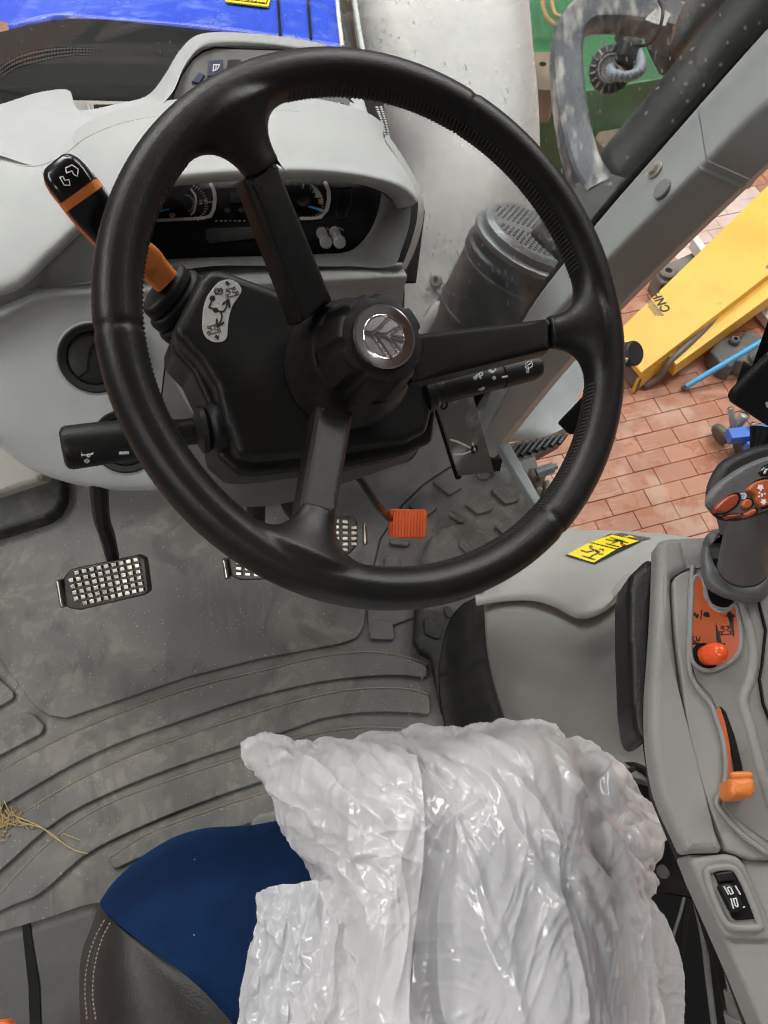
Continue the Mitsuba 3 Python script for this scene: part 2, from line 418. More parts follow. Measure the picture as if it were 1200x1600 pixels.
def tile_col(c):
    def f(p, n, uv):
        q = mix(c, (0.35, 0.165, 0.105), 0.8 * smoothstep(0.45, 0.75, fbm(p.x * 7, p.y * 7, 0, octaves=5)))
        q = mix(q, (0.40, 0.15, 0.075), 0.75 * smoothstep(0.60, 0.68, fbm(p.x * 24 + 3, p.y * 24, 1, octaves=3)))       # rusty spots
        q = mix(q, (0.58, 0.42, 0.32), 0.5 * smoothstep(0.58, 0.8, fbm(p.x * 9 + 7, p.y * 9, 0, octaves=4)))
        return mix(q, (0.62, 0.50, 0.40), 0.2 * smoothstep(0.66, 0.70, fbm(p.x * 16 + p.y * 5, p.y * 130 - p.x * 30, 4, octaves=2)) * smoothstep(0.5, 0.7, noise(p.x * 5, p.y * 5, 6)))
    return proc(f)


pr('tile_a', tile_col((0.45, 0.21, 0.135)), 0.6)
pr('tile_b', tile_col((0.49, 0.235, 0.15)), 0.6)
pr('tile_c', tile_col((0.41, 0.19, 0.12)), 0.55)
pr('tile_glare', tone((0.66, 0.55, 0.51), (0.54, 0.40, 0.34), 6, octv=5), 0.5)  # paler colour painted in for bright light reflected off the floor
pr('grout', tone((0.40, 0.21, 0.14), (0.46, 0.28, 0.205), 5), 0.8)
pr('green_paint', tone((0.035, 0.17, 0.062), (0.05, 0.12, 0.06), 4), 0.4)
pr('brown_wood', tone((0.22, 0.17, 0.115), (0.13, 0.10, 0.07), 8), 0.7)
pr('hose_tan', (0.38, 0.26, 0.11), 0.5)
pr('hose_grey', (0.26, 0.30, 0.34), 0.45)
pr('cable_grey', (0.16, 0.13, 0.125), 0.5)
pr('stick_blue', (0.10, 0.42, 0.75), 0.4)
pr('trolley_blue', (0.06, 0.17, 0.62), 0.4)
pr('zinc', tone((0.55, 0.53, 0.48), (0.42, 0.40, 0.36), 20), 0.4, metallic=0.4)
pr('cast_iron', tone((0.10, 0.10, 0.095), (0.19, 0.18, 0.16), 12), 0.6)
pr('white_paint', (0.7, 0.72, 0.70), 0.5)
pr('beige_plastic', (0.34, 0.325, 0.29), 0.5)
pr('column_grey', (0.085, 0.083, 0.083), 0.5, grain(700), 0.0002)
pr('straw', (0.46, 0.34, 0.16), 0.8)
pr('soil', (0.22, 0.16, 0.09), 0.9)
pr('dial_dark', (0.004, 0.004, 0.0045), 0.3, specular=0.15)
pr('dial_ring', (0.62, 0.60, 0.57), 0.5)
pr('needle_blue', (0.08, 0.40, 0.85), 0.5)
pr('dial_yellow', (0.62, 0.40, 0.05), 0.5)
pr('blue_button', (0.02, 0.03, 0.07), 0.4)
pr('knob_clear', (0.5, 0.5, 0.48), 0.25)
scene['frit_dots'] = {'type': 'principled', 'roughness': 0.4, 'base_color': proc(lambda p, n, uv: mix((0.009, 0.009, 0.009), (0.62, 0.62, 0.60), dr.select(dr.square(dr.abs(dr.fma(uv.x, 1, -dr.floor(uv.x))) - 0.5) + dr.square(uv.y - dr.floor(uv.y) - 0.5) < 0.11, 1.0, 0.0)))}


def glass_dust_haze(p, n, uv):
    a, b, k = voronoi(p.x * 120, (p.y - p.z) * 85)
    s = dr.select((a < 0.06 + 0.10 * k * k) & (k > 0.80), 0.55, 0.0)
    s *= smoothstep(0.35, 0.6, noise(p.x * 9, p.y * 9, p.z * 9))
    return dr.minimum(s + 0.018 + 0.05 * smoothstep(0.45, 0.8, fbm(p.x * 12, p.y * 12, p.z * 12)), 1.0)  # dust specks, plus a pale veil raised to imitate haze reflected in the glass


scene['dust'] = {'type': 'twosided', 'bsdf': {'type': 'diffuse', 'reflectance': rgb(0.62, 0.64, 0.62)}}
scene['pane'] = {'type': 'blendbsdf', 'weight': proc(glass_dust_haze), 'a': {'type': 'thindielectric', 'int_ior': 1.5}, 'b': {'type': 'twosided', 'bsdf': {'type': 'diffuse', 'reflectance': rgb(0.6, 0.62, 0.60)}}}
scene['film'] = {'type': 'blendbsdf', 'weight': 0.58,
                 'a': {'type': 'twosided', 'bsdf': {'type': 'principled', 'base_color': rgb(0.96, 0.96, 0.97), 'roughness': 0.13, 'specular': 0.7}},
                 'b': {'type': 'principledthin', 'base_color': rgb(0.96, 0.96, 0.97), 'roughness': 0.12, 'spec_trans': 0.8, 'diff_trans': 1.2, 'eta': 1.45}}
scene['lamp_white'] = {'type': 'diffuse', 'reflectance': rgb(0.8, 0.8, 0.8)}

# ---------------------------------------------------------------- lamps of the workshop (above and in front of the cab, outside the frame)
def lamp(c, size, ax, w, where, tint=(1.0, 0.99, 0.96)):
    c = A(c); ax = unit(ax); n = A([0, 0, -1.0]); q = np.cross(n, ax)
    v = np.array([c + ax * size[0] / 2 * i + q * size[1] / 2 * j for i, j in ((-1, -1), (1, -1), (1, 1), (-1, 1))])
    k = thing('ceiling_lamp', f'long white fluorescent ceiling lamp of the workshop, {where}', 'lamp', 'ceiling lamps of the workshop')
    scene[k] = {**mikit.ply((v, [[0, 1, 2], [0, 2, 3]]), 'lamp_white'), 'emitter': {'type': 'area', 'radiance': rgb(*[w * t for t in tint])}}


for c, size, ax, where in (((-1.6, 2.6, 3.4), (2.4, 0.5), (1, 0, 0), 'ahead on the left'), ((1.6, 2.6, 3.4), (2.4, 0.5), (1, 0, 0), 'ahead on the right'), ((-1.6, 5.2, 3.4), (2.4, 0.5), (1, 0, 0), 'far ahead on the left'), ((1.8, 5.2, 3.4), (2.4, 0.5), (1, 0, 0), 'far ahead on the right'),
                    ((-2.8, 0.3, 3.4), (2.4, 0.5), (0, 1, 0), 'beside the cab on the left'), ((3.3, 2.9, 3.4), (2.4, 0.5), (0, 1, 0), 'beside the cab on the right'), ((-1.0, -2.4, 3.4), (2.4, 0.5), (1, 0, 0), 'behind the cab')):
    lamp(c, size, ax, LAMP * (0.85 if where.startswith(('beside the cab on the left', 'behind')) else 0.95), where)
k = thing('cab_roof', 'unseen grey roof lining added above the driver to block overhead light, outside the frame', 'roof')
scene['roof_lining'] = {'type': 'twosided', 'bsdf': {'type': 'diffuse', 'reflectance': rgb(0.18, 0.18, 0.175)}}
add(k + '__lining', trimesh.creation.box((1.5, 1.5, .06), trimesh.transformations.translation_matrix([0.1, 0.05, 1.72])), 'roof_lining', smooth=False)  # roof out of view, put in to keep lamp light off the cab
scene['ambient_fill'] = {'type': 'constant', 'radiance': rgb(0.13, 0.13, 0.128)}     # even ambient fill, added in place of light scattered by the unseen hall

# ---------------------------------------------------------------- ground of the workshop: red clay tiles in running bond
gz = zpl(GROUND)
add('workshop_ground', trimesh.Trimesh([[-9, -5, GROUND - .006], [9, -5, GROUND - .006], [9, 16, GROUND - .006], [-9, 16, GROUND - .006]], [[0, 1, 2], [0, 2, 3]]), 'grout', kind='structure')
# the tile rows run as the joints do in view: one joint line gives the direction
gA, gB = pz(975, 690, GROUND), pz(1120, 655, GROUND)
td = unit(gB - gA); tn = np.cross([0, 0, 1.0], td)
TW, TH = 0.150, 0.075
org = pz(1000, 640, GROUND)
rng = random.Random(3); tiles = []; rest = []
def in_view(p):
    q = A(p) - CAM; d = q @ FW; x, y = 600 + FX * (q @ RT) / d, 800 - FX * (q @ UP) / d
    return x, y
for i in range(-58, 68):
    for j in range(-58, 68):
        c = org + td * ((j + 0.5 * (i % 2)) * TW) + tn * (i * TH)
        x, y = in_view(c)
        if not (760 < x < 1420 and -260 < y < 900): continue
        dz = rng.uniform(0, 0.0025); s = 0.0010 + rng.uniform(0, 0.0006)
        a, q = td * (TW / 2 - s), tn * (TH / 2 - s)
        c = c + A([0, 0, dz])
        P = [c - a - q, c + a - q, c + a + q, c - a + q]
        tiles.append((math.hypot(x - 1000, y - 620), P))
tiles.sort(key=lambda t: t[0])
for k, (d_, P) in enumerate(tiles[:280]):
    add('workshop_ground__tile', slab(P, 0.012, 0.0012, 0, A([0, 0, 1.0])), 'tile_glare' if np.linalg.norm(P[0] - pz(1165, 322, GROUND)) < .62 + .2 * rng.random() else 'tile_' + rng.choice('aaabbc'), smooth=False)
if tiles[280:]:
    add('workshop_ground__far_tile', cat(*[slab(P, 0.012, 0.002, 0, A([0, 0, 1.0])) for _, P in tiles[280:]]), 'tile_b', smooth=False, kind='stuff')

# ---------------------------------------------------------------- yellow lifting beam lying on the ground
k = thing('lifting_beam', 'long yellow steel beam of a lift with black lettering, lying across the red tiles', 'beam')
def beam_pts(x0, y0, z0, x1, y1, z1): return [pz(x0, y0, z0), pz(x1, y1, z1)]
bz0, bz1 = GROUND + 0.12, GROUND + 0.30
e_a = beam_pts(955, 530, bz0, 1262, 232, bz1); e_b = beam_pts(1001, 586, bz0, 1262, 374, bz1)
low0, low1 = GROUND + 0.085, GROUND + 0.25
e_c = beam_pts(1040, 562, low0, 1262, 382, low1); e_d = beam_pts(1054, 578, low0, 1262, 414, low1)
dn = A([0, 0, -1.0])
up_n = unit(np.cross(e_a[1] - e_a[0], e_b[0] - e_a[0])); up_n = up_n if up_n[2] > 0 else -up_n
btop = slab([e_a[0], e_b[0], e_b[1], e_a[1]], 0.03, 0.004, 0, up_n)
add(k + '__top_face', btop, 'beam_yellow', smooth=False)
def plate(a, b, t):
    """Upright plate hanging from the edge a-b down."""
    v = [a[0], a[1], a[1] + dn * t, a[0] + dn * t]; return slab(v, 0.012, 0.001)
add(k + '__side_plate', plate([p - up_n * .03 for p in e_b], None, 0.08), 'beam_yellow', smooth=False)
add(k + '__lower_flange', slab([e_c[0], e_d[0], e_d[1], e_c[1]], 0.07, 0.004, 0, up_n), 'beam_yellow', smooth=False)
add(k + '__end_plate', slab([e_a[0] - up_n * .032, e_b[0] - up_n * .032, e_b[0] - up_n * .11, e_a[0] - up_n * .11], 0.012), 'cast_iron', smooth=False)
bpl = (cast(1060, 480, btop)[0] + up_n * .0016, up_n)
bx = unit(on(bpl, 1022, 464) - on(bpl, 1046, 487))          # lettering reads from the lower right to the upper left
add(k + '__lettering', text_on('CNH', 0.036, cast(1032, 472, btop)[0] + up_n * .0008, unit(on(bpl, 1028, 460) - on(bpl, 1046, 488)), up_n, 0.001), 'print_black', smooth=False)
td_ = unit(on(bpl, 1020, 465) - on(bpl, 1040, 490)); tp = np.cross(up_n, td_); small = []
rr = random.Random(5)
for r_ in range(4):
    s0 = on(bpl, 1036 - 3.6 * r_, 493 - 2.0 * r_ + 2 * r_); x = 0.0; wid = 0.085 if r_ < 3 else 0.06
    while x < wid:
        l = rr.uniform(0.004, 0.009)
        c = s0 + td_ * x; h = 0.0022 if r_ else 0.0035
        small.append(slab([c - tp * h, c + td_ * l - tp * h, c + td_ * l + tp * h, c + tp * h], 0.0008, 0, 0, up_n)); x += l + 0.003
add(k + '__small_print', cat(*small), 'cable_grey', smooth=False)
ck = thing('grey_cable', 'grey cable lying along the groove of the yellow beam', 'cable')
add(ck, tube([pz(1006, 604, GROUND + .012), pz(1026, 592, GROUND + .04), pz(1050, 562, low0 + .03), pz(1122, 496, low0 + .06), pz(1165, 450, low0 + .10), pz(1262, 366, low1 + .05)], 0.0125, 12, n=60), 'cable_grey', smooth=True)

# ---------------------------------------------------------------- blue stick, lift arms, trolley
k = thing('blue_rod', 'thin light blue rod lying on the red tiles beside the beam', 'rod')
add(k + '__rod', tube([pz(1072, 604, GROUND + .03), pz(1220, 516, GROUND + .22)], 0.011, 12), 'stick_blue', smooth=True)
add(k + '__tip', tube([pz(1066, 606, GROUND + .02), pz(1073, 602, GROUND + .02)], [0.007, 0.011], 12), 'cast_iron', smooth=True)
def casting(key, label, pts, z, h, holes):
    kk = thing(key, label, 'lift arm')
    add(kk + '__body', spx(pts, zpl(z), h, 0.012, 0.01), 'cast_iron', smooth=30)
    for (x, y, r) in holes:
        add(kk + '__boss', lathe(pz(x, y, z - .002), (0, 0, 1), [(r, 0), (r, .02), (r * .75, .026), (r * .45, .026), (r * .42, .006), (0, .006)], 24), 'cast_iron', smooth=30)
casting('lift_arm', 'dark iron lift arm with a round boss under the blue rod', [(1110, 548), (1128, 522), (1146, 528), (1150, 545), (1163, 516), (1190, 522), (1200, 545), (1206, 575), (1180, 572), (1150, 562), (1146, 575), (1128, 568)], GROUND + .08, .07, [(1186, 562, .045), (1146, 536, .02)])
casting('lift_arm', 'grey iron arm sticking out behind the yellow beam', [(1022, 424), (1040, 412), (1112, 380), (1116, 392), (1078, 412), (1060, 440), (1034, 443)], GROUND + .10, .09, [(1042, 430, .035)])
k = thing('pale_bar', 'short white bar beyond the yellow beam beside the pillar', 'bar')
add(k, spx([(1082, 372), (1090, 366), (1112, 398), (1104, 404)], zpl(GROUND + .16), .05, .003), 'white_paint', smooth=False)
k = thing('pale_bar', 'white bar at the right edge beside the blue rod', 'bar')
add(k, spx([(1183, 478), (1192, 470), (1215, 500), (1207, 508)], zpl(GROUND + .05), .04, .003), 'white_paint', smooth=False)
k = thing('wheeled_trolley', 'blue legged trolley with castors standing on the red tiles', 'trolley')
def tbar(x0, y0, x1, y1, z, w, h):
    a, b = pz(x0, y0, z), pz(x1, y1, z); q = np.cross([0, 0, 1.0], unit(b - a)) * w / 2
    return slab([a - q, b - q, b + q, a + q], h, 0.002, 0, A([0, 0, 1.0]))
add(k + '__leg', tbar(1141, 677, 1215, 668, GROUND + .13, .045, .04), 'trolley_blue', smooth=False)
add(k + '__leg', tbar(1172, 697, 1215, 680, GROUND + .13, .04, .04), 'trolley_blue', smooth=False)
for x, y in ((1127, 681), (1161, 705)):
    c = pz(x, y, GROUND + .04)
    w = add(k + '__castor', lathe(c - A([.012, 0, 0]), (0.8, 0.45, 0.25), [(.010, 0), (.036, 0), (.042, .006), (.042, .02), (.036, .026), (.010, .026)], 28), 'cast_iron', smooth=30)
    add(w + '__fork', cat(tube([c + A([.02, 0, .01]), c + A([.045, .015, .06]), c + A([.05, .02, .1])], [.014, .018, .02], 10), tube([c + A([.03, .01, .05]), c + A([.0, .045, .11])], [.014, .011], 10)), 'zinc', smooth=True)

# ---------------------------------------------------------------- things outside beyond the windscreen, right
k = thing('green_machine', 'green painted machine housing standing on the ground beyond the windscreen', 'machine')
g0 = [pz(815, -60, GROUND + .5), pz(1075, -60, GROUND + .5), pz(1060, 118, GROUND + .5), pz(870, 150, GROUND + .5), pz(825, 150, GROUND + .5)]
add(k + '__housing', slab(g0, .48, .01, .02, A([0, 0, 1.0])), 'green_paint', smooth=30)
add(k + '__foot', spx([(842, 150), (885, 158), (890, 210), (852, 216)], zpl(GROUND + .2), .18, .006), 'green_paint', smooth=30)
k = thing('wooden_block', 'worn brown wooden block with a hole beside the grey mudguard', 'block')
add(k + '__block', spx([(826, 80), (868, 80), (872, 130), (866, 140), (834, 138)], zpl(GROUND + .56), .14, .006), 'brown_wood', smooth=30)
add(k + '__hole', lathe(pz(848, 100, GROUND + .561), (0, 0, 1), [(0, .002), (.014, .002), (.014, 0)], 18), 'black_matt', smooth=30)
k = thing('wooden_block', 'small dark block lying on the red tiles behind the handle', 'block')
add(k, spx([(848, 192), (872, 198), (872, 226), (858, 230), (845, 205)], zpl(GROUND + .1), .09, .006), 'cast_iron', smooth=30)
k = thing('timber_beam', 'brown beam with round holes running behind the work light', 'beam')
add(k + '__beam', spx([(930, 215), (1008, 75), (1035, 118), (950, 240)], zpl(GROUND + .3), .10, .006), 'brown_wood', smooth=30)
add(k + '__board', spx([(935, 222), (985, 180), (1000, 190), (945, 245)], zpl(GROUND + .2), .05, .006), 'brown_wood', smooth=30)
for x, y in ((980, 142), (1010, 100)):
    add(k + '__hole', lathe(pz(x, y, GROUND + .301), (0, 0, 1), [(0, .002), (.03, .002), (.03, 0)], 20), 'black_matt', smooth=30)
k = thing('tan_hose', 'tan hose hanging in loops in front of the green machine', 'hose')
hz = GROUND + .58
add(k + '__hose', tube([pz(846, -30, hz), pz(849, 10, hz), pz(857, 30, hz), pz(872, 40, hz), pz(892, 30, hz), pz(915, 5, hz + .03), pz(930, -30, hz)], .011, 10, n=50), 'hose_tan', smooth=True)
add(k + '__hose', tube([pz(861, -30, hz + .05), pz(863, 8, hz + .05), pz(870, 24, hz + .05), pz(884, 26, hz + .04), pz(900, 8, hz + .05), pz(905, -30, hz + .05)], .009, 10, n=50), 'hose_tan', smooth=True)

# mudguard of the front wheel
k = thing('front_mudguard', 'large dusty light grey mudguard seen through the windscreen right of the blue bonnet', 'mudguard')
rows = [[(548, -60, 1.64), (600, -60, 1.56), (700, -60, 1.52), (790, -60, 1.55), (822, -60, 1.75)],
        [(556, 60, 1.57), (605, 60, 1.50), (700, 60, 1.46), (800, 60, 1.50), (832, 60, 1.68)],
        [(584, 170, 1.50), (625, 170, 1.45), (710, 170, 1.42), (810, 170, 1.46), (842, 170, 1.6)],
        [(600, 260, 1.50), (640, 260, 1.44), (720, 260, 1.40), (810, 270, 1.44), (843, 270, 1.55)],
        [(605, 360, 1.46), (645, 360, 1.42), (720, 370, 1.40), (800, 380, 1.44), (835, 390, 1.52)],
        [(605, 480, 1.45), (650, 480, 1.42), (725, 490, 1.42), (790, 500, 1.46), (825, 510, 1.5)],
        [(600, 620, 1.46), (650, 620, 1.44), (720, 630, 1.45), (780, 640, 1.48), (800, 640, 1.52)],
        [(600, 720, 1.52), (650, 720, 1.5), (720, 720, 1.5), (770, 720, 1.5), (790, 720, 1.52)]]
add(k + '__panel', loft([[pd(*p) for p in r] for r in rows], 50, 60, thick=0.006), 'fender_grey', smooth=40)
add(k + '__edge_strip', tube([pd(546, -60, 1.56), pd(556, 20, 1.50), pd(572, 110, 1.44), pd(588, 190, 1.41), pd(598, 240, 1.38)], 0.006, 10, n=30), 'white_paint', smooth=True)
for x, y in ((681, 438), (751, 640)):
    q = pd(x, y, 1.395 if y < 500 else 1.43)
    add(k + '__bolt', lathe(q, unit(CAM - q), [(.013, -.01), (.013, .0), (.010, .003), (.006, .003), (.005, -.002), (0, -.002)], 24), 'beige_plastic', smooth=30)

# bonnet
k = thing('blue_bonnet', 'shiny blue tractor bonnet with dried water marks seen through the windscreen', 'bonnet')
def hd(x, y): return 1.30 - 0.0016 * y
rows = [[(-60, -80), (40, -80), (200, -80), (400, -80), (522, -80)], [(-40, 20), (60, 0), (200, -10), (400, 0), (524, 0)],
        [(12, 40), (90, 21), (152, 26), (375, 45), (530, 40)], [(13, 43), (92, 25), (156, 30), (375, 50), (535, 76)]]
rows[2] = [(12, 36), (90, 17), (156, 21), (375, 41), (532, 60)]
R3 = [[pd(x, y, hd(x, y)) for x, y in r] for r in rows]
R3.append([p + A([0, -.004, -.03]) for p in R3[-1]]); R3.append([p + A([0, 0.02, -.12]) for p in R3[-1]])
add(k + '__top_panel', loft(R3, 60, 40), 'hood_blue', smooth=40)
bp = plane3(pd(440, 0, hd(0, 0) - .006), pd(486, 60, hd(0, 60) - .006), pd(520, 10, hd(0, 10) - .006))
for pts in ([(432, -40), (438, 56)], [(478, -40), (486, 62)]):
    add(k + '__groove', stroke(pts, 0.004, bp, 0.002), 'black_matt', smooth=False)
sr = [[(522, -70, 1.42), (524, 0, 1.32), (530, 45, 1.25), (536, 80, 1.18)], [(540, -70, 1.75), (545, 0, 1.70), (560, 80, 1.62), (590, 190, 1.50)], [(560, -70, 2.3), (580, 0, 2.2), (600, 100, 2.1), (620, 230, 1.9)]]
add(k + '__side_panel', loft([[pd(*p) for p in r] for r in sr], 20, 20), 'pipe_black', smooth=True)
add(k + '__side_edge', tube([pd(524, -60, 1.27), pd(527, 0, 1.265), pd(535, 74, 1.17)], .0035, 8, n=20), 'white_paint', smooth=True)
bp2 = lift(bp, 0.002)
add(k + '__warning_sticker', spx([(352, -14), (426, -14), (419, 10), (352, 2)], bp2, .002), 'sticker_yellow', smooth=False)
add(k + '__warning_sticker__border', stroke([(352, -2.0), (416, 6), (421, -12)], .0016, lift(bp2, .0005), .0004), 'print_black', smooth=False)
add(k + '__warning_sticker__small_print', cat(*[stroke([(386 + 6 * i, 0.2 + .9 * i), (389.5 + 6 * i, .7 + .9 * i)], .0014, lift(bp2, .0005), .0004) for i in range(5)]), 'print_black', smooth=False)

# dark bonnet seal and cowl between bonnet and dashboard
k = thing('windscreen_cowl', 'black cowl behind the dashboard with a dotted band along the glass', 'cowl')
rows = [[(-40, 60, 1.08), (100, 30, 1.08), (260, 40, 1.08), (420, 60, 1.08), (588, 90, 1.10)], [(-40, 110, 1.0), (100, 85, 1.0), (260, 88, 1.0), (420, 100, 1.0), (600, 165, 1.0)],
        [(-40, 200, .95), (100, 200, .95), (260, 200, .95), (420, 220, .95), (606, 240, .95)]]
add(k + '__shelf', loft([[pd(*p) for p in r] for r in rows], 30, 20), 'black_matt', smooth=True)
def strip(key, a, b, mat, nu, tile):
    P, Q = crom(a, nu), crom(b, nu); L = np.r_[0, np.cumsum(np.linalg.norm(np.diff((P + Q) / 2, axis=0), axis=1))]; W = np.linalg.norm(P - Q, axis=1).mean()
    v = np.vstack([P, Q]); f = face_cam(v, grid_faces(2, nu)); uv = np.vstack([np.c_[L / tile, L * 0], np.c_[L / tile, L * 0 + round(W / tile)]])
    m = trimesh.Trimesh(v, f, process=False)
    scene[key] = mikit.ply(m, mat, smooth=True, uv=uv)
strip(k + '__dotted_band', [pd(x, y, .972 / ray(x, y)[1] + .004) for x, y in ((-10, 112), (20, 90), (60, 77), (110, 73), (200, 78), (290, 84))],
      [pd(x, y, .972 / ray(x, y)[1] + .004) for x, y in ((-10, 132), (25, 108), (60, 98), (110, 88), (200, 87), (290, 89))], 'frit_dots', 60, .0042)
strip(k + '__dotted_band_001', [pd(585, 166, .97), pd(594, 190, .96), pd(604, 225, .95)], [pd(598, 165, .97), pd(606, 190, .96), pd(612, 225, .95)], 'frit_dots', 20, .0042)

# windscreen glass
k = thing('windscreen', 'clear windscreen glass speckled with dried dust', 'window')
def pw(x, y, Y): return pd(x, y, (Y - .012) / ray(x, y)[1])          # a point of the nearly upright glass at distance Y ahead
wr = [[pw(-150, -120, .985), pw(300, -120, .985), pw(600, -120, .97), pw(900, -120, .90), pw(1262, -24, .77)],
      [pw(-150, 60, .985), pw(300, 60, .985), pw(600, 60, .97), pw(850, 80, .90), pw(1090, 160, .80)],
      [pw(-150, 180, .985), pw(300, 190, .985), pw(600, 220, .96), pw(760, 300, .89), pw(920, 358, .79)],
      [pw(-150, 300, .985), pw(300, 380, .985), pw(600, 480, .95), pw(690, 560, .86), pw(750, 655, .74)]]
add(k, loft(wr, 40, 40), 'pane', smooth=True)

# ---------------------------------------------------------------- right front pillar, exhaust, handle, work light
k = thing('front_pillar', 'grey corner pillar of the cab running up beside the windscreen', 'pillar')
pl_rows = lambda a: [[pd(*p) for p in r] for r in a]
# each row: back-left edge, left edge, crease, right edge, back-right edge
low = [[(752, 710, 1.26), (735, 700, 1.22), (752, 690, 1.17), (766, 714, 1.24), (776, 716, 1.28)],
       [(765, 650, 1.22), (752, 652, 1.18), (775, 645, 1.13), (812, 655, 1.18), (822, 655, 1.24)],
       [(830, 500, 1.09), (818, 499, 1.05), (853, 510, 1.0), (921, 527, 1.04), (931, 527, 1.1)],
       [(930, 368, .97), (920, 364, .93), (962, 392, .885), (1046, 400, .90), (1056, 400, .97)],
       [(1100, 172, .86), (1090, 168, .815), (1103, 251, .775), (1171, 281, .79), (1181, 281, .85)]]
low_b = [[(x + 6, y - 8, d + .006) for x, y, d in low[-1]], [(x - 10, y + 14, d + .006) for x, y, d in low[-1]]][::-1]
up_ = [[(1101, 171, .858), (1091, 166.5, .813), (1104.5, 249.5, .772), (1173, 279.5, .787), (1183, 279, .85)],
       [(1150, 115, .82), (1140, 111, .78), (1150, 202, .74), (1205, 250, .75), (1215, 250, .82)],
       [(1260, -10, .75), (1250, -12, .70), (1260, 105, .66), (1300, 165, .67), (1310, 165, .74)]]
def sharp(rows): return [[r[0], r[1], r[1], r[2], r[2], r[3], r[3], r[4]] for r in rows]
def pillar(rows, nv):
    G = np.array([[pd(*p) for p in r] for r in rows]); G = np.stack([crom(G[:, j], nv) for j in range(5)], 1)
    segs = []
    for r in G:
        P = [r[0]]
        for j in range(1, 4):           # rounded edges
            a, b, c = r[j - 1], r[j], r[j + 1]; w = 0.007 if j == 2 else 0.003
            a_, c_ = b + unit(a - b) * w, b + unit(c - b) * w
            P += [(1 - s) ** 2 * a_ + 2 * s * (1 - s) * b + s * s * c_ for s in np.linspace(0, 1, 6)]
        P.append(r[4]); segs.append(P)
    S = np.array(segs); v = S.reshape(-1, 3)
    return trimesh.Trimesh(v, face_cam(v, grid_faces(nv, S.shape[1])), process=False)
add(k + '__lower_cover', pillar(low, 30), 'pillar_grey', smooth=30)
add(k + '__joint_backing', pillar(low_b, 4), 'pillar_grey', smooth=30)
add(k + '__upper_cover', pillar(up_, 16), 'pillar_grey', smooth=30)
pc = A([[0, 0, 0]])
q = [pd(735, 640, 1.20), pd(818, 499, 1.075), pd(920, 362, .95), pd(1090, 166, .84), pd(1250, -14, .73)]
add(k + '__rubber_seal', tube(q, .007, 12, n=40), 'black_matt', smooth=True)
# serrated print along the seal: a row of short dark teeth on the glass edge
teeth = []
Q = crom([pd(922, 352, .949), pd(1090, 156, .838), pd(1250, -24, .728)], 120)
for i in range(0, 119):
    t = unit(Q[i + 1] - Q[i]); o = unit(np.cross(t, CAM - Q[i])); o = o if o @ UP > 0 else -o
    teeth.append(slab([Q[i] - t * .0008 - o * .002, Q[i] + t * .0008 - o * .002, Q[i] + t * .0008 + o * .004, Q[i] - t * .0008 + o * .004], .0006))
add(k + '__frit_teeth', cat(*teeth), 'black_matt', smooth=False, kind='stuff')
fpl = plane3(pd(1023, 265, .845 ), pd(1035, 293, .842), pd(990, 330, .862))
fpl = plane3(pd(1090, 168, .815), pd(1103, 251, .775), pd(920, 364, .93))
n_ = fpl[1]; c_ = on(fpl, 1024, 266)
b_ = add(k + '__bolt', lathe(c_, n_, [(.0085, -.002), (.0105, .001), (.0100, .0022), (.0062, .0024)], 32), 'zinc', smooth=30)
a_, q_, _ = basis(n_)
add(b_ + '__head', slab([c_ + n_ * .007 + .0066 * (a_ * math.cos(t) + q_ * math.sin(t)) for t in np.arange(6) * math.pi / 3 + .3], .006, .0008, 0, n_), 'zinc', smooth=20)
c_ = on(fpl, 1034, 295)
add(k + '__plug_cap', lathe(c_, n_, [(.0115, -.002), (.0115, .0008), (.0105, .0016), (0, .0019)], 32), 'panel_grey', smooth=30)
k2 = thing('pillar_foot', 'dark rubber foot under the lower end of the grey pillar', 'rubber foot')
add(k2, spx([(764, 704), (778, 706), (786, 716), (768, 718)], zpl(.05), .04, .004), 'rubber_black', smooth=30)

k = thing('exhaust_pipe', 'thick dark dusty exhaust pipe rising along the outside of the pillar', 'exhaust pipe')
add(k + '__pipe', tube([pd(868, 400, 1.13), pd(955, 300, 1.08), pd(1080, 152, 1.0), pd(1300, -110, .88)], [.052, .05, .047, .045], 36, n=40), 'pipe_black', smooth=True)
ax = unit(pd(1080, 152, 1.0) - pd(955, 300, 1.08))
add(k + '__clamp', tube([pd(905, 352, 1.085), pd(945, 305, 1.06)], .058, 32), 'pipe_black', smooth=30)

k = thing('mirror_bracket', 'dusty grey bent bracket loop outside the windscreen beside the exhaust pipe', 'bracket')
sec = [(-1, -.8), (-.85, -1), (.85, -1), (1, -.8), (1, .8), (.85, 1), (-.85, 1), (-1, .8)]
bpth = [pd(1058, 38, 1.02), pd(1010, 26, 1.03), pd(950, 20, 1.04), pd(916, 24, 1.04), pd(893, 44, 1.04), pd(885, 80, 1.04), pd(888, 150, 1.03), pd(898, 215, 1.02), pd(914, 268, 1.0), pd(935, 300, .99)]
add(k + '__loop', tube(bpth, .0195, n=70, ref=-FW, sec=sec), 'bracket_dusty', smooth=30)
add(k + '__foot', slab([pd(888, 305, .985), pd(910, 268, .98), pd(950, 262, .97), pd(982, 280, .97), pd(925, 352, .955), pd(905, 340, .965)], .02, .006, .004), 'pipe_black', smooth=30)
k3 = thing('rear_mirror_housing', 'dark curved housing above the bracket at the top of the windscreen', 'mirror')
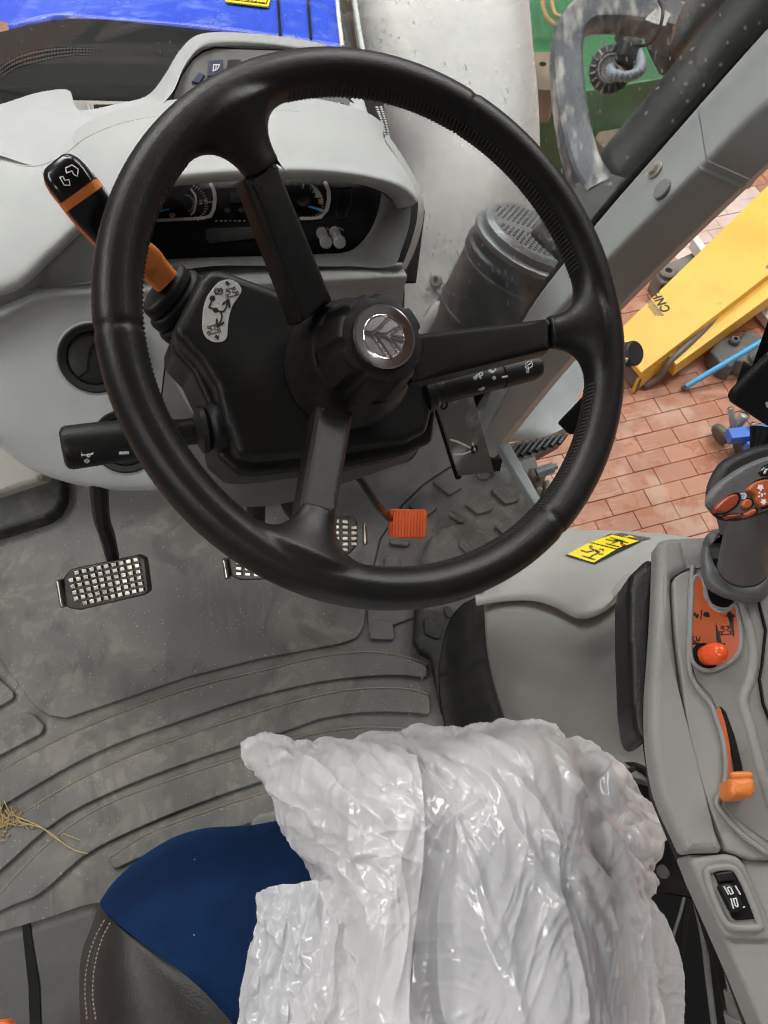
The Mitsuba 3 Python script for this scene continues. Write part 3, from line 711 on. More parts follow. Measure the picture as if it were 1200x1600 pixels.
add(k3 + '__shell', loft(pl_rows([[(990, -60, 1.2), (1040, -60, 1.16), (1110, -60, 1.13), (1165, -60, 1.15)], [(1000, 20, 1.2), (1045, 10, 1.15), (1110, 0, 1.12), (1145, 0, 1.15)], [(1010, 72, 1.2), (1045, 80, 1.16), (1075, 60, 1.14), (1100, 50, 1.17)], [(1030, 115, 1.22), (1040, 118, 1.2), (1050, 110, 1.19), (1062, 95, 1.2)]]), 24, 24, thick=.01), 'pipe_black', smooth=True)
add(k3 + '__tag', slab([pd(1008, 30, 1.0), pd(1030, 8, 1.0), pd(1048, 22, 1.0), pd(1040, 40, 1.0), pd(1022, 36, 1.0)], .002), 'white_paint', smooth=False)
add(k3 + '__cable', tube([pd(1030, 0, 1.0), pd(1036, 18, .99), pd(1030, 45, .99), pd(1018, 66, 1.0), pd(995, 72, 1.02), pd(982, 70, 1.04)], .0022, 8, n=30), 'rubber_black', smooth=True)

k = thing('work_light', 'round finned work light with a corrugated grey hose seen through the bracket loop', 'work light')
wc = pd(955, 108, 1.32); wn = unit(CAM - wc + A([0, 0, .2]))
add(k + '__body', lathe(wc, wn, [(.036, -.05), (.038, 0), (.028, .004), (.026, .012), (.019, .014), (.018, .002), (0, .002)], 40), 'pipe_black', smooth=30)
a_, q_, n_ = basis(wn)
for i in range(18):
    g = i * 2 * math.pi / 18; d_ = a_ * math.cos(g) + q_ * math.sin(g); s_ = np.cross(n_, d_) * .0018
    add(k + '__fin', slab([wc + d_ * .027 + n_ * .012 - s_, wc + d_ * .041 + n_ * .004 - s_, wc + d_ * .041 + n_ * .004 + s_, wc + d_ * .027 + n_ * .012 + s_], .02, .0005), 'bracket_dusty', smooth=False)
add(k + '__ring', lathe(wc, wn, [(.0185, .012), (.022, .016), (.0245, .012)], 32), 'zinc', smooth=True)
hp = crom([wc + n_ * .012, pd(960, 117, 1.27), pd(982, 119, 1.26), pd(998, 112, 1.26), pd(1002, 98, 1.27), pd(993, 75, 1.29)], 90)
add(k + '__hose', tube(hp, .0085 + .0011 * np.sin(np.arange(90) * 1.6), 14), 'hose_grey', smooth=True)
add(k + '__plug', tube([pd(975, 95, 1.28), pd(985, 70, 1.28), pd(975, 50, 1.28)], [.016, .02, .018], 14), 'pipe_black', smooth=True)

k = thing('exhaust_silencer', 'grey metal silencer drum with a perforated end cap outside behind the right spoke', 'silencer')
s0, s1 = pd(735, 540, 1.42), pd(828, 378, 1.26); sx = unit(s1 - s0); L = np.linalg.norm(s1 - s0)
add(k + '__drum', lathe(s0, sx, [(.094, 0), (.096, .01), (.096, L - .05), (.1005, L - .045), (.1005, L - .03), (.095, L - .026), (.095, L)], 64), 'muffler_grey', smooth=30)
add(k + '__rim', cat(lathe(s0, sx, [(.095, L - .012), (.1005, L - .008), (.1005, L), (.095, L + .003)], 64), lathe(s0, sx, [(.096, L * .78 - .004), (.0985, L * .78), (.096, L * .78 + .004)], 64)), 'mesh_grey', smooth=30)
add(k + '__end_cap', lathe(s0, sx, [(.0915, L - .002), (.0905, L + .014), (.083, L + .0205), (0, L + .0205)], 64), 'mesh_grey', smooth=30)
a_, q_, n_ = basis(sx); holes = []
for i in range(-9, 10):
    for j in range(-9, 10):
        x, y = (i + .5 * (j % 2)) * .0094, j * .0085
        if math.hypot(x, y) < .076 and abs(y - .006) > .006:
            holes.append(lathe(s0 + sx * (L + .0205) + a_ * x + q_ * y, sx, [(0, .0008), (.0021, .0008), (.0021, -.001)], 8))
add(k + '__end_cap__holes', cat(*holes), 'black_matt', smooth=False, kind='stuff')
add(k + '__mounting_foot', loft([[pd(655, 560, 1.40), pd(700, 560, 1.40), pd(760, 560, 1.44)], [pd(660, 500, 1.38), pd(690, 490, 1.34), pd(760, 520, 1.34)], [pd(672, 478, 1.38), pd(690, 470, 1.34), pd(740, 480, 1.33)]], 12, 12, thick=.01), 'fender_grey', smooth=True)
dpl = plane3(s0 + sx * .0, s1, s0 + unit(np.cross(sx, CAM - s0)) * .05); dpl = (s0 + dpl[1] * .097, dpl[1])
add(k + '__edge_marks', cat(*[stroke([(x, y + 8), (x + 4, y - 7), (x + 9, y + 5)], .0035, (dpl[0] - dpl[1] * .0, dpl[1]), .001) for x, y in ()]) if False else lathe(s0, sx, [(.096, L * .35), (.0972, L * .355), (.096, L * .36)], 64), 'muffler_grey', smooth=30)

# ---------------------------------------------------------------- door sill, steps
k = thing('door_step', 'grey access step and side tank below the right door with pale cleats', 'step')
rows = [[(800, 560, 1.75), (880, 520, 1.75), (960, 520, 1.75)], [(790, 640, 1.7), (850, 640, 1.68), (900, 630, 1.7)], [(782, 688, 1.68), (840, 682, 1.64), (890, 672, 1.66)], [(780, 692, 1.72), (840, 686, 1.70), (890, 676, 1.70)]]
add(k + '__side_panel', loft(pl_rows(rows), 20, 20, thick=.01), 'sill_grey', smooth=40)
tpl = zpl(-.42)
add(k + '__tread', spx([(790, 694), (882, 672), (876, 690), (836, 712), (808, 722)], tpl, .03, .003), 'cast_iron', smooth=30)
for i in range(8):
    x0 = 798 + i * 11
    add(k + '__tread__rib', tube([on(lift(tpl, .004), x0 - 6 + i * .6, 719 - i * 3.6), on(lift(tpl, .004), x0 + 12 - i * .4, 694 - i * 2.2)], .006, 8), 'muffler_grey', smooth=True)
add(k + '__sill', slab([pd(777, 692, 1.20), pd(796, 690, 1.20), pd(852, 790, 1.14), pd(846, 806, 1.13)], .02, .004), 'sill_grey', smooth=30)
for (x, y) in ((818, 742), (832, 738), (847, 736), (828, 762), (841, 759), (855, 757)):
    add(k + '__cleat', spx([(x - 6, y - 7), (x + 4, y - 9), (x + 8, y + 5), (x - 2, y + 8)], zpl(-.36), .05, .006, .004), 'beige_plastic', smooth=30)
add(k + '__lower_tread', spx([(806, 722), (836, 712), (850, 760), (900, 900), (850, 900), (820, 760)], zpl(-.40), .03, .003), 'sill_grey', smooth=30)
add(k + '__bolt', lathe(pz(851, 735, -.33), (1, .3, .2), [(.014, -.02), (.014, .02), (.008, .022), (.008, .03), (0, .03)], 6), 'hose_grey', smooth=20)
k = thing('door_hinge_arm', 'short black bent arm outside the door behind the steering wheel', 'arm')
add(k + '__arm', slab([pd(868, 662, .98), pd(908, 620, .93), pd(925, 645, .93), pd(892, 681, .97), pd(886, 680, .975)], .03, .006, .003), 'black_matt', smooth=30)
k = thing('power_socket', 'round black plug on a short stem in front of the yellow beam', 'plug')
c = pd(986, 553, .86); ax_ = unit(pd(1003, 549, .85) - pd(960, 558, .885))
add(k + '__stem', tube([pd(940, 562, .90), c], .009, 16), 'rubber_black', smooth=True)
add(k + '__head', lathe(c - ax_ * .004, ax_, [(.0125, -.012), (.0145, -.008), (.0145, .0), (.013, .001), (.013, .004), (.0145, .005), (.0145, .009), (.013, .011), (0, .011)], 32), 'seat_box', smooth=30)
add(k + '__pin', tube([pd(970, 561, .85), pd(981, 563, .848)], .0028, 8), 'zinc', smooth=True)

# ---------------------------------------------------------------- cab floor: moulded rubber mat
fp = zpl(0.0)
add('cab_floor', spx([(-500, 600), (770, 600), (770, 700), (784, 716), (852, 818), (1000, 1000), (1250, 1400), (1250, 1900), (-500, 1900)], zpl(-.004), .02), 'mat_rubber', smooth=False, kind='structure')
def fz(pts, h, t=.006, b=.002, r=.004, sm=0): return spx(pts, zpl(h), t, b, r, sm)
add('cab_floor__centre_panel', fz([(-160, 985), (-60, 1000), (-2, 1028), (53, 1103), (77, 1118), (103, 1122), (177, 1097), (290, 1058), (400, 1030), (533, 1005), (557, 997), (568, 980), (572, 950), (583, 885), (593, 843), (627, 790), (660, 757), (700, 730), (757, 706), (756, 640), (-300, 640), (-300, 960)], .0035, r=.012), 'mat_rubber')
def band(top, bot, h=.0035):
    add('cab_floor__dust_line', tube([pz(x, y - 1.5, .0006) for x, y in top], .0011, 6, n=60), 'dust_line', smooth=True)
    add('cab_floor__rib', fz([tuple(p) for p in crom(top, 24)] + [tuple(p) for p in crom(bot, 24)], h, r=.006), 'mat_rubber')
band([(-60, 1236), (0, 1206), (37, 1184), (112, 1146), (200, 1110), (300, 1075), (433, 1043), (500, 1027), (580, 1020), (653, 1033), (667, 1040)],
     [(667, 1060), (633, 1055), (567, 1057), (500, 1065), (400, 1088), (300, 1120), (150, 1176), (0, 1261), (-60, 1300)])
band([(-60, 1340), (0, 1296), (37, 1270), (105, 1229), (180, 1191), (259, 1161), (375, 1122), (487, 1090), (567, 1077), (653, 1080), (670, 1087)],
     [(673, 1117), (633, 1113), (567, 1113), (500, 1123), (450, 1141), (300, 1189), (187, 1232), (94, 1279), (0, 1360), (-60, 1410)])
band([(-40, 1440), (0, 1396), (75, 1319), (150, 1266), (262, 1221), (375, 1184), (480, 1150), (560, 1138), (650, 1140)],
     [(650, 1180), (560, 1180), (450, 1208), (300, 1259), (187, 1307), (131, 1337), (56, 1401), (0, 1422), (-30, 1450)])
band([(172, 1341), (225, 1307), (300, 1277), (412, 1240), (520, 1215)], [(520, 1245), (394, 1285), (310, 1310), (221, 1339), (176, 1360)])
def pad(pts, h=.0035, mat='mat_rubber', pl=None):
    add('cab_floor__tread_pad', fz(pts, h, b=.0018, r=.005), mat)
pad([(-20, 1040), (0, 1062), (20, 1080), (22, 1090), (0, 1103), (-40, 1120)])
pad([(-20, 1140), (0, 1130), (37, 1112), (50, 1115), (69, 1133), (64, 1146), (0, 1180), (-30, 1195)])
pad([(582, 970), (613, 968), (616, 1000), (577, 998)])
for p in ([(700, 737), (723, 753), (722, 762), (702, 773), (676, 753), (680, 747)], [(660, 770), (683, 787), (683, 793), (667, 807), (637, 790)],
          [(750, 770), (772, 788), (768, 797), (747, 803), (725, 787)], [(787, 757), (800, 760), (812, 775), (810, 782), (790, 787), (768, 767), (772, 760)],
          [(703, 797), (730, 812), (728, 817), (717, 815), (701, 805)], [(793, 808), (812, 818), (806, 836), (787, 834), (772, 822)],
          [(607, 843), (643, 845), (637, 853), (610, 850)], [(600, 868), (623, 870), (628, 887), (600, 887)], [(742, 735), (770, 736), (762, 748), (748, 748)]):
    pad(p, .0085)
add('cab_floor__front_wall', trimesh.creation.box((1.1, .03, .34), trimesh.transformations.translation_matrix([-.52, .825, .165])), 'mat_rubber', smooth=False)  # hidden wall added to stop front light passing under the dash
# the right pedal area is a ply higher
add('cab_floor__pedal_area', fz([(576, 990), (574, 950), (585, 885), (595, 843), (629, 790), (662, 758), (702, 732), (766, 716), (784, 718), (850, 816), (900, 900), (760, 1000), (660, 960), (590, 985)], .0022, r=.003), 'mat_rubber')
add('cab_floor__footrest', fz([(650, 905), (656, 872), (668, 842), (688, 823), (717, 815), (747, 821), (778, 842), (800, 880), (760, 960), (660, 960)], .022, .022, .010, .006), 'mat_rubber')
pad([(725, 830), (744, 832), (768, 843), (758, 857), (732, 867), (715, 852)], .0255)
pad([(702, 870), (712, 866), (722, 876), (716, 886), (700, 884)], .0255)
add('cab_floor__raised_edge', fz([(648, 940), (646, 1000), (655, 1016), (672, 1026), (690, 1110), (760, 1150), (760, 920)], .020, .02, .008, .004), 'mat_dark')
pad([(662, 967), (670, 963), (692, 980), (687, 1000), (663, 990)], .0235, 'mat_dark')
pad([(690, 948), (704, 946), (708, 962), (700, 968)], .0235, 'mat_dark')
# dirt left on the mat
k = thing('straw_clump', 'small clump of dry straw and soil on the rubber mat at the left edge', 'straw')
rs = random.Random(11); st = []
for i in range(48):
    x, y = rs.gauss(4, 13), rs.gauss(1282, 9); a = rs.uniform(0, math.pi); l = rs.uniform(4, 16)
    h = rs.uniform(.004, .012)
    st.append(tube([pz(x - l * math.cos(a), y - l * math.sin(a), .005), pz(x, y, h), pz(x + l * math.cos(a), y + l * math.sin(a), .005)], .0006, 5, n=6))
add(k + '__stalks', cat(*st), 'straw', smooth=True, kind='stuff')
cr = []
for i in range(120):
    x, y = rs.gauss(6, 16), rs.gauss(1284, 10); r = rs.uniform(.0008, .003)
    m = trimesh.creation.icosphere(1, r); m.apply_translation(pz(x, y, .004)); cr.append(m)
add(k + '__crumbs', cat(*cr), 'soil', smooth=False, kind='stuff')
k = thing('straw_stalk', 'long dry straw stalk lying across the mat ribs', 'straw')
add(k, cat(tube([pz(25, 1276, .006), pz(60, 1290, .006), pz(90, 1312, .006), pz(120, 1330, .006), pz(138, 1334, .006)], .0008, 6, n=24), tube([pz(30, 1284, .007), pz(70, 1296, .007), pz(100, 1318, .007)], .0006, 6, n=18), tube([pz(98, 1302, .006), pz(126, 1313, .006)], .0006, 6)), 'straw', smooth=True)
gr = []
for i in range(120):
    x, y = rs.uniform(0, 660), rs.choice([rs.uniform(1020, 1400), rs.uniform(790, 1100)])
    m = trimesh.creation.icosphere(0, rs.choice([.0005, .0007, .0007, .001, .0016])); m.apply_translation(pz(x, y, .004)); gr.append(m)
for (pa, pb) in (((0, 1206), (200, 1110)), ((200, 1110), (433, 1043)), ((37, 1270), (259, 1161)), ((225, 1307), (412, 1240)), ((0, 829), (60, 812))):
    for i in range(60):
        s = rs.random(); x = pa[0] + (pb[0] - pa[0]) * s + rs.gauss(0, 1.5); y = pa[1] + (pb[1] - pa[1]) * s + rs.gauss(0, 2)
        m = trimesh.creation.icosphere(0, rs.uniform(.0004, .0010)); m.apply_translation(pz(x, y, .003)); gr.append(m)
add('floor_grit', cat(*gr), 'straw', smooth=False, label='scattered pale grit and chaff on the rubber floor mat', category='grit', kind='stuff')

# left: carpet flap and beige side panel
k = thing('side_trim_panel', 'beige trim panel low at the left edge beside the dashboard', 'trim panel')
add(k, slab([pd(-60, 690, .95), pd(2, 690, .95), pd(45, 718, .95), pd(66, 742, .95), pd(60, 752, .95), pd(-60, 792, .95)], .03, .008, .004), 'beige_plastic', smooth=30)
k = thing('carpet_flap', 'dark rubber flap with a dusty curved edge at the left below the trim panel', 'flap')
add(k, fz([(-80, 740), (80, 730), (98, 748), (98, 775), (88, 795), (70, 807), (0, 829), (-80, 850)], .03, .03, .008, .006), 'mat_dark')
add(k + '__dusty_edge', tube([pz(97, 762, .010), pz(92, 792, .008), pz(70, 808.5, .006), pz(0, 830.5, .006), pz(-60, 846, .006)], .0016, 6, n=40), 'straw', smooth=True)

# ---------------------------------------------------------------- pedals
def pedal(key, label, quad, pl, cols, rows_, shape, tab, arm, mat='pedal_black', skip=()):
    kk = thing(key, label, 'pedal')
    add(kk + '__pad', spx(shape, pl, .012, .003, .006), mat)
    A0, B0, C0, D0 = [A(q_) for q_ in quad]
    for i in range(cols):
        for j in range(rows_):
            if (i, j) in skip: continue
            u, v = (i + .5) / cols, (j + .5) / rows_
            c = (A0 * (1 - u) + B0 * u) * (1 - v) + (D0 * (1 - u) + C0 * u) * v
            du = ((B0 - A0) * (1 - v) + (C0 - D0) * v) / cols * .33; dv = ((D0 - A0) * (1 - u) + (C0 - B0) * u) / rows_ * .33
            add(kk + '__tread_block', spx([tuple(c - du - dv), tuple(c + du - dv), tuple(c + du + dv), tuple(c - du + dv)], lift(pl, .004), .0045, .0008), 'steel', smooth=False)
    if tab: add(kk + '__side_lip', spx(tab, lift(pl, .008), .016, .003, .002), 'steel')
    add(kk + '__arm', tube(*arm), 'black_plastic', smooth=30)
    return kk
def tilt_plane(x, y, z, n): return (pz(x, y, z), unit(n))
pn = tilt_plane(160, 910, .17, (-.06, -.55, .83))
pedal('clutch_pedal', 'clutch pedal with a worn studded steel pad on the left of the floor', [(101, 894), (217, 869), (227, 925), (117, 951)], pn, 10, 6,
      [(98, 903), (108, 890), (215, 867), (226, 872), (233, 924), (226, 930), (124, 954), (112, 952), (100, 948)],
      [(85, 908), (92, 906), (99, 948), (93, 953)],
      ([pz(155, 740, .36), pz(155, 765, .34), pz(160, 815, .27), pz(167, 835, .24), pz(176, 872, .18)], [.011, .011, .010, .010, .009], 8, False, 20),
      skip=((0, 0), (0, 5)))
pn = tilt_plane(548, 835, .17, (0, -.5, .86))
pedal('brake_pedal', 'right brake pedal with a studded steel pad half hidden by the bottom spoke', [(478, 806), (560, 812), (560, 862), (478, 866)], pn, 6, 6,
      [(460, 815), (470, 806), (550, 806), (558, 814), (558, 852), (546, 866), (470, 870), (460, 860)], [(566, 816), (573, 818), (575, 850), (567, 854)],
      ([pz(440, 740, .36), pz(450, 780, .3), pz(470, 815, .19)], [.012, .012, .010], 8, False, 16), skip=((5, 0), (5, 5)))
pn = tilt_plane(380, 880, .17, (0, -.5, .86))
pedal('brake_pedal', 'left brake pedal mostly hidden behind the steering wheel rim, its steel side lip showing', [(366, 850), (450, 850), (450, 906), (366, 900)], pn, 6, 6,
      [(355, 868), (362, 850), (452, 850), (460, 905), (375, 907), (360, 900)], [(346, 872), (353, 874), (358, 904), (350, 906)],
      ([pz(396, 750, .36), pz(400, 800, .28), pz(400, 855, .19)], [.012, .012, .010], 8, False, 16))
k = thing('accelerator_pedal', 'bright orange ribbed accelerator pedal on a bent black rod', 'pedal')
ap = tilt_plane(637, 820, .10, (.05, -.5, .86))
add(k + '__pad', spx([(607, 797), (612, 795), (664, 796), (668, 800), (666, 838), (662, 842), (612, 840), (607, 836)], ap, .014, .004, .004), 'orange_pedal')
for i in range(12):
    x = 611 + i * 4.75
    add(k + '__rib', tube([on(lift(ap, .0006), x + .6, 798), on(lift(ap, .001), x - .6, 820), on(lift(ap, .0006), x - .6, 838)], .0020, 8, n=10, round_caps=True), 'orange_pedal', smooth=True)
add(k + '__rod', tube([pz(540, 722, .34), pz(560, 745, .30), pz(590, 790, .19), pz(600, 802, .14), pz(611, 812, .10)], .0052, 12, n=40), 'black_gloss', smooth=True)

# ---------------------------------------------------------------- steering wheel
WN = unit(RT * .3815 + UP * .0815 - FW * .9208)
WC = pd(615, 511, .532)
WP = (WC, WN)
WA = unit(RT - WN * np.dot(RT, WN)); WQ = np.cross(WN, WA)
def wp(x, y, h=0.0): return on(lift(WP, h), x, y)
def wl(p): q = A(p) - WC; return A([q @ WA, q @ WQ, q @ WN])
def wg(v): v = A(v); return WC + v[..., :1] * WA + v[..., 1:2] * WQ + v[..., 2:] * WN
RW, RA, RB = .1875, .0150, .0168
k = thing('steering_wheel', 'black leather steering wheel with three spokes and a notched centre knob', 'steering wheel')
# the three spokes: rim end edge pair, hub end edge pair
SP = [((384, 278), (433, 247), (524, 470), (470, 508)), ((862, 494), (862, 545), (640, 600), (640, 520)), ((527, 808), (467, 797), (496, 630), (556, 640))]
HR, HH = -.004, -.034
caps = []
for (a, b, c, d) in SP:
    e = wl((wp(*a, HR - .006) + wp(*b, HR - .006)) / 2); w = np.linalg.norm(wp(*a) - wp(*b)) / 2
    g = math.atan2(e[1], e[0]); r = A([math.cos(g) * RW, math.sin(g) * RW, 0])
    o = wl((wp(*a, HR - .006) + wp(*b, HR - .006)) / 2); out = unit(r - o) if np.linalg.norm(r - o) > 1e-6 else r
    caps.append((r, o, w * .98))
SEAM = [math.atan2(*(wl(wp(x, y, .0))[1::-1])) for x, y in ((178, 516), (722, 188), (880, 848))]
def rim_field(X, Y, Z):
    rho = np.hypot(X, Y); ang = np.arctan2(Y, X); s = np.ones_like(X)
    for g in SEAM:
        s -= .075 * np.exp(-(((ang - g + math.pi) % (2 * math.pi) - math.pi) * RW / .0021) ** 2)
    d = (np.sqrt(((rho - RW) / (RA * s)) ** 2 + (Z / (RB * s)) ** 2) - 1) * RA
    for r, o, w in caps:
        ba = o - r; px, py, pz_ = X - r[0], Y - r[1], Z - r[2]
        t = np.clip((px * ba[0] + py * ba[1] + pz_ * ba[2]) / (ba @ ba), 0, 1)
        t0 = (px * ba[0] + py * ba[1] + pz_ * ba[2]) / (ba @ ba); tw = np.clip(t0, 0, 3)
        q = np.sqrt((px - ba[0] * tw) ** 2 + (py - ba[1] * tw) ** 2 + ((pz_ - ba[2] * tw) * 1.45) ** 2) - w
        q = np.maximum(q, (t0 - 1.05) * np.linalg.norm(ba)); kk = .036 * np.clip((RW - .001 - rho) / .012 + .15, .02, 1) + 1e-4; h = np.clip(.5 + .5 * (q - d) / kk, 0, 1)
        d = q * (1 - h) + d * h - kk * h * (1 - h)
    return d
gs = .0020
ax_ = [np.arange(-.222, .222, gs), np.arange(-.222, .222, gs), np.arange(-.032, .032, gs)]
FLD = rim_field(*np.meshgrid(*ax_, indexing='ij'))
def surface_nets(F, ax):
    """Isosurface F = 0 as a mesh: one vertex per crossed cell, quads across crossed edges."""
    S = F < 0; n = F.shape
    cs = np.zeros([m_ - 1 for m_ in n]); acc = np.zeros(cs.shape + (3,)); cnt = np.zeros(cs.shape)
    base = np.stack(np.meshgrid(*[np.arange(m_ - 1) for m_ in n], indexing='ij'), -1).astype(float)
    for d_ in range(3):
        o = [k_ for k_ in range(3) if k_ != d_]
        for a_ in (0, 1):
            for b_ in (0, 1):
                sl0, sl1 = [None] * 3, [None] * 3
                for kk, v_ in ((o[0], a_), (o[1], b_)):
                    sl0[kk] = sl1[kk] = slice(v_, n[kk] - 1 + v_)
                sl0[d_], sl1[d_] = slice(0, n[d_] - 1), slice(1, n[d_])
                f0, f1 = F[tuple(sl0)], F[tuple(sl1)]; c_ = (f0 < 0) != (f1 < 0)
                t_ = np.where(c_, f0 / np.where(f0 == f1, 1, f0 - f1), 0)
                p_ = base.copy(); p_[..., d_] += t_; p_[..., o[0]] += a_; p_[..., o[1]] += b_
                acc += np.where(c_[..., None], p_, 0); cnt += c_
    on_ = cnt > 0; idx = -np.ones(cnt.shape, int); idx[on_] = np.arange(on_.sum())
    V = acc[on_] / cnt[on_][:, None]; Q = []
    for d_ in range(3):
        o = [(d_ + 1) % 3, (d_ + 2) % 3]
        sl0, sl1 = [slice(1, m_ - 1) for m_ in n], [slice(1, m_ - 1) for m_ in n]; sl0[d_], sl1[d_] = slice(0, n[d_] - 1), slice(1, n[d_])
        c_ = S[tuple(sl0)] != S[tuple(sl1)]; w_ = np.argwhere(c_)
        if not len(w_): continue
        w_[:, o[0]] += 1; w_[:, o[1]] += 1; f_ = S[tuple(w_.T)]
        def ii(u_, v_):
            z_ = w_.copy(); z_[:, o[0]] -= u_; z_[:, o[1]] -= v_; return idx[tuple(z_.T)]
        q_ = np.stack([ii(0, 0), ii(1, 0), ii(1, 1), ii(0, 1)], 1); q_[~f_] = q_[~f_][:, ::-1]; Q.append(q_)
    Q = np.vstack(Q); V = np.stack([ax[k_][0] + V[:, k_] * (ax[k_][1] - ax[k_][0]) for k_ in range(3)], 1)
    m = trimesh.Trimesh(V, np.vstack([Q[:, [0, 1, 2]], Q[:, [0, 2, 3]]]), process=False)
    if m.volume < 0: m.invert()
    return m
rim = surface_nets(FLD, ax_)
trimesh.smoothing.filter_taubin(rim, iterations=6)
rim = trimesh.Trimesh(wg(np.array(rim.vertices)), rim.faces, process=False)
if rim.volume < 0: rim.invert()
add(k + '__rim', rim, 'leather_black', smooth=True)
# stitches round the inner side of the rim
st = []
for i in range(330):
    g = i * 2 * math.pi / 330
    if any(abs((g - math.atan2(o[1], o[0]) + math.pi) % (2 * math.pi) - math.pi) < .26 for _, o, _ in caps): continue
    c, s_ = math.cos(g), math.sin(g); r = RW - RA * .93; d2 = .0016
    p0 = wg(A([(r + .0004) * c - d2 * s_, (r + .0004) * s_ + d2 * c, .006])); p1 = wg(A([(r + .0022) * c + d2 * s_, (r + .0022) * s_ - d2 * c, -.010])); pm = wg(A([(r - .0012) * c, (r - .0012) * s_, -.002]))
    st.append(tube([p0, pm, p1], .00100, 5, n=4))
add(k + '__stitching', cat(*st), 'stitch_black', smooth=True, kind='stuff')
for (a, b, c, d) in SP:
    P = [wp(*a, HR), wp(*b, HR), wp(*c, HH), wp(*d, HH)]
    add(k + '__spoke', slab(P, .020, .0065, .002), 'spoke_black', smooth=25)
    e0, e1 = (P[0] * .97 + P[3] * .03), (P[1] * .97 + P[2] * .03); nn = unit(np.cross(P[1] - P[0], P[3] - P[0])); nn = nn if nn @ WN > 0 else -nn
HO = wp(600, 527, 0)
add(k + '__hub', lathe(HO, WN, [(.030, -.12), (.046, -.105), (.0505, -.085), (.0515, -.074), (.050, -.062), (.046, -.048), (.0425, -.040), (.0405, -.038)], 72), 'spoke_black', smooth=40)
# notched knob: lathe with eight finger grooves
pts, th = [], np.arange(192) * 2 * math.pi / 192
prof = [(.0405, -.0385, .55), (.0402, -.036, .6), (.0385, -.030, 1), (.0365, -.018, 1), (.0350, -.009, 1), (.0335, -.0042, .9), (.0310, -.0018, .5), (.0262, -.0012, 0), (.0240, -.0012, 0)]
V = []
ph0 = .25
for r, h, w in prof:
    gro = np.clip(np.cos(8 * (th - ph0)) * 2.2 - .9, 0, 1) ** .8 * .0034 * w
    rr = r - gro
    V.append(HO + np.stack([rr * np.cos(th), rr * np.sin(th)], 1) @ np.stack([WA, WQ]) + h * WN)
V = np.vstack(V); N = len(prof)
m = trimesh.Trimesh(np.vstack([V, HO - .0014 * WN]), np.vstack([grid_faces(N, 192, True), np.stack([np.full(192, N * 192), (N - 1) * 192 + np.arange(192), (N - 1) * 192 + (np.arange(192) + 1) % 192], 1)]), process=False)
if m.volume < 0: m.invert()
kn = add(k + '__knob', m, 'spoke_black', smooth=35)
add(k + '__knob__emblem', lathe(HO, WN, [(.0238, -.0016), (.0238, .0012), (.0232, .0022), (.0222, .0024), (.0165, .0014), (.0160, .0019), (.0153, .0017), (.0150, .0010)], 96, caps=False), 'chrome', smooth=35)
add(k + '__knob__emblem_field', lathe(HO, WN, [(.0151, .0009), (.008, .0010), (0, .0011)], 64), 'dark_chrome', smooth=True)
epl = lift((HO, WN), .0012)
L = [[(569.5, 517.5), (582, 518), (592, 510), (608, 494)], [(587, 519.5), (602, 521), (613, 515), (628.7, 507)], [(569.5, 520), (582, 523), (590, 532), (608, 557)], [(587, 523.5), (602, 526), (612, 533), (627, 552)], [(589, 518), (613, 494)], [(613, 521), (630, 510)], [(589, 525), (612, 559)], [(613, 524), (631, 527)], [(613, 528), (630, 533)], [(613, 529), (627, 549)]]
add(k + '__knob__emblem_relief', cat(*[stroke([tuple(p) for p in crom(l, 14)], .0010, lift(epl, .0004), .0009) for l in L]), 'chrome', smooth=30)

# ---------------------------------------------------------------- steering column shroud
k = thing('steering_column_cover', 'black angular steering column cover behind the wheel with a silver direction label', 'column cover')
sp_ = lift(WP, -.100)
SHR = [(309, 440), (321, 424), (336, 418), (360, 423), (448, 455), (640, 530), (668, 588), (678, 640), (670, 674), (640, 690), (552, 704), (400, 720), (372, 712), (354, 664), (336, 600), (310, 560), (276, 526), (272, 512)]
add(k + '__top', spx(SHR, sp_, .022, .008, .008), 'black_plastic', smooth=30)
lo = lift(WP, -.1225)
LOW = [(300, 452), (325, 430), (640, 545), (684, 640), (678, 690), (640, 708), (552, 728), (400, 744), (372, 742), (342, 716), (328, 640), (300, 580), (272, 550), (268, 528)]
add(k + '__lower_shell', spx(LOW, lo, .06, .006, .008), 'black_plastic', smooth=30)
sh_pl = lift(sp_, .0006)
KID = [(353, 437), (364, 438), (374, 445), (377.5, 453), (374, 462), (365, 475), (360, 488), (356.5, 505), (355, 525), (352, 531), (344, 534.5), (333, 534), (322, 527), (317, 516), (316.5, 500), (318, 482), (323, 465), (333, 450), (343, 440)]
add(k + '__direction_label', spx(KID, sh_pl, .0012, .0003, 0, smooth=90), 'silver_label', smooth=False)
dp = lift(sh_pl, .0003); Z = lambda q: [(300 + x / 10, 420 + y / 10) for x, y in q]
def st_(q, w, closed=False): return stroke(Z(q), w, dp, .0003, closed)
def circ(cx, cy, r, n=14, a0=0, a1=2 * math.pi): return [(cx + r * math.cos(t), cy + r * math.sin(t)) for t in np.linspace(a0, a1, n)]
def tractor_icon(cx, cy, s, sk):       # outline of a tractor from above, leaning
    def M(q): return [(cx + s * (x + sk * y), cy + s * (y - sk * x)) for x, y in q]
    return [M([(-22, -30), (22, -30), (26, -6), (12, 6), (14, 20), (40, 24), (44, 58), (-44, 58), (-40, 24), (-14, 20), (-12, 6), (-26, -6), (-22, -30)]), M([(-52, -34), (-34, -34), (-34, -4), (-52, -4), (-52, -34)]), M([(34, -34), (52, -34), (52, -4), (34, -4), (34, -34)]),
            M([(-72, 22), (-52, 22), (-52, 64), (-72, 64), (-72, 22)]), M([(52, 22), (72, 22), (72, 64), (52, 64), (52, 22)])]
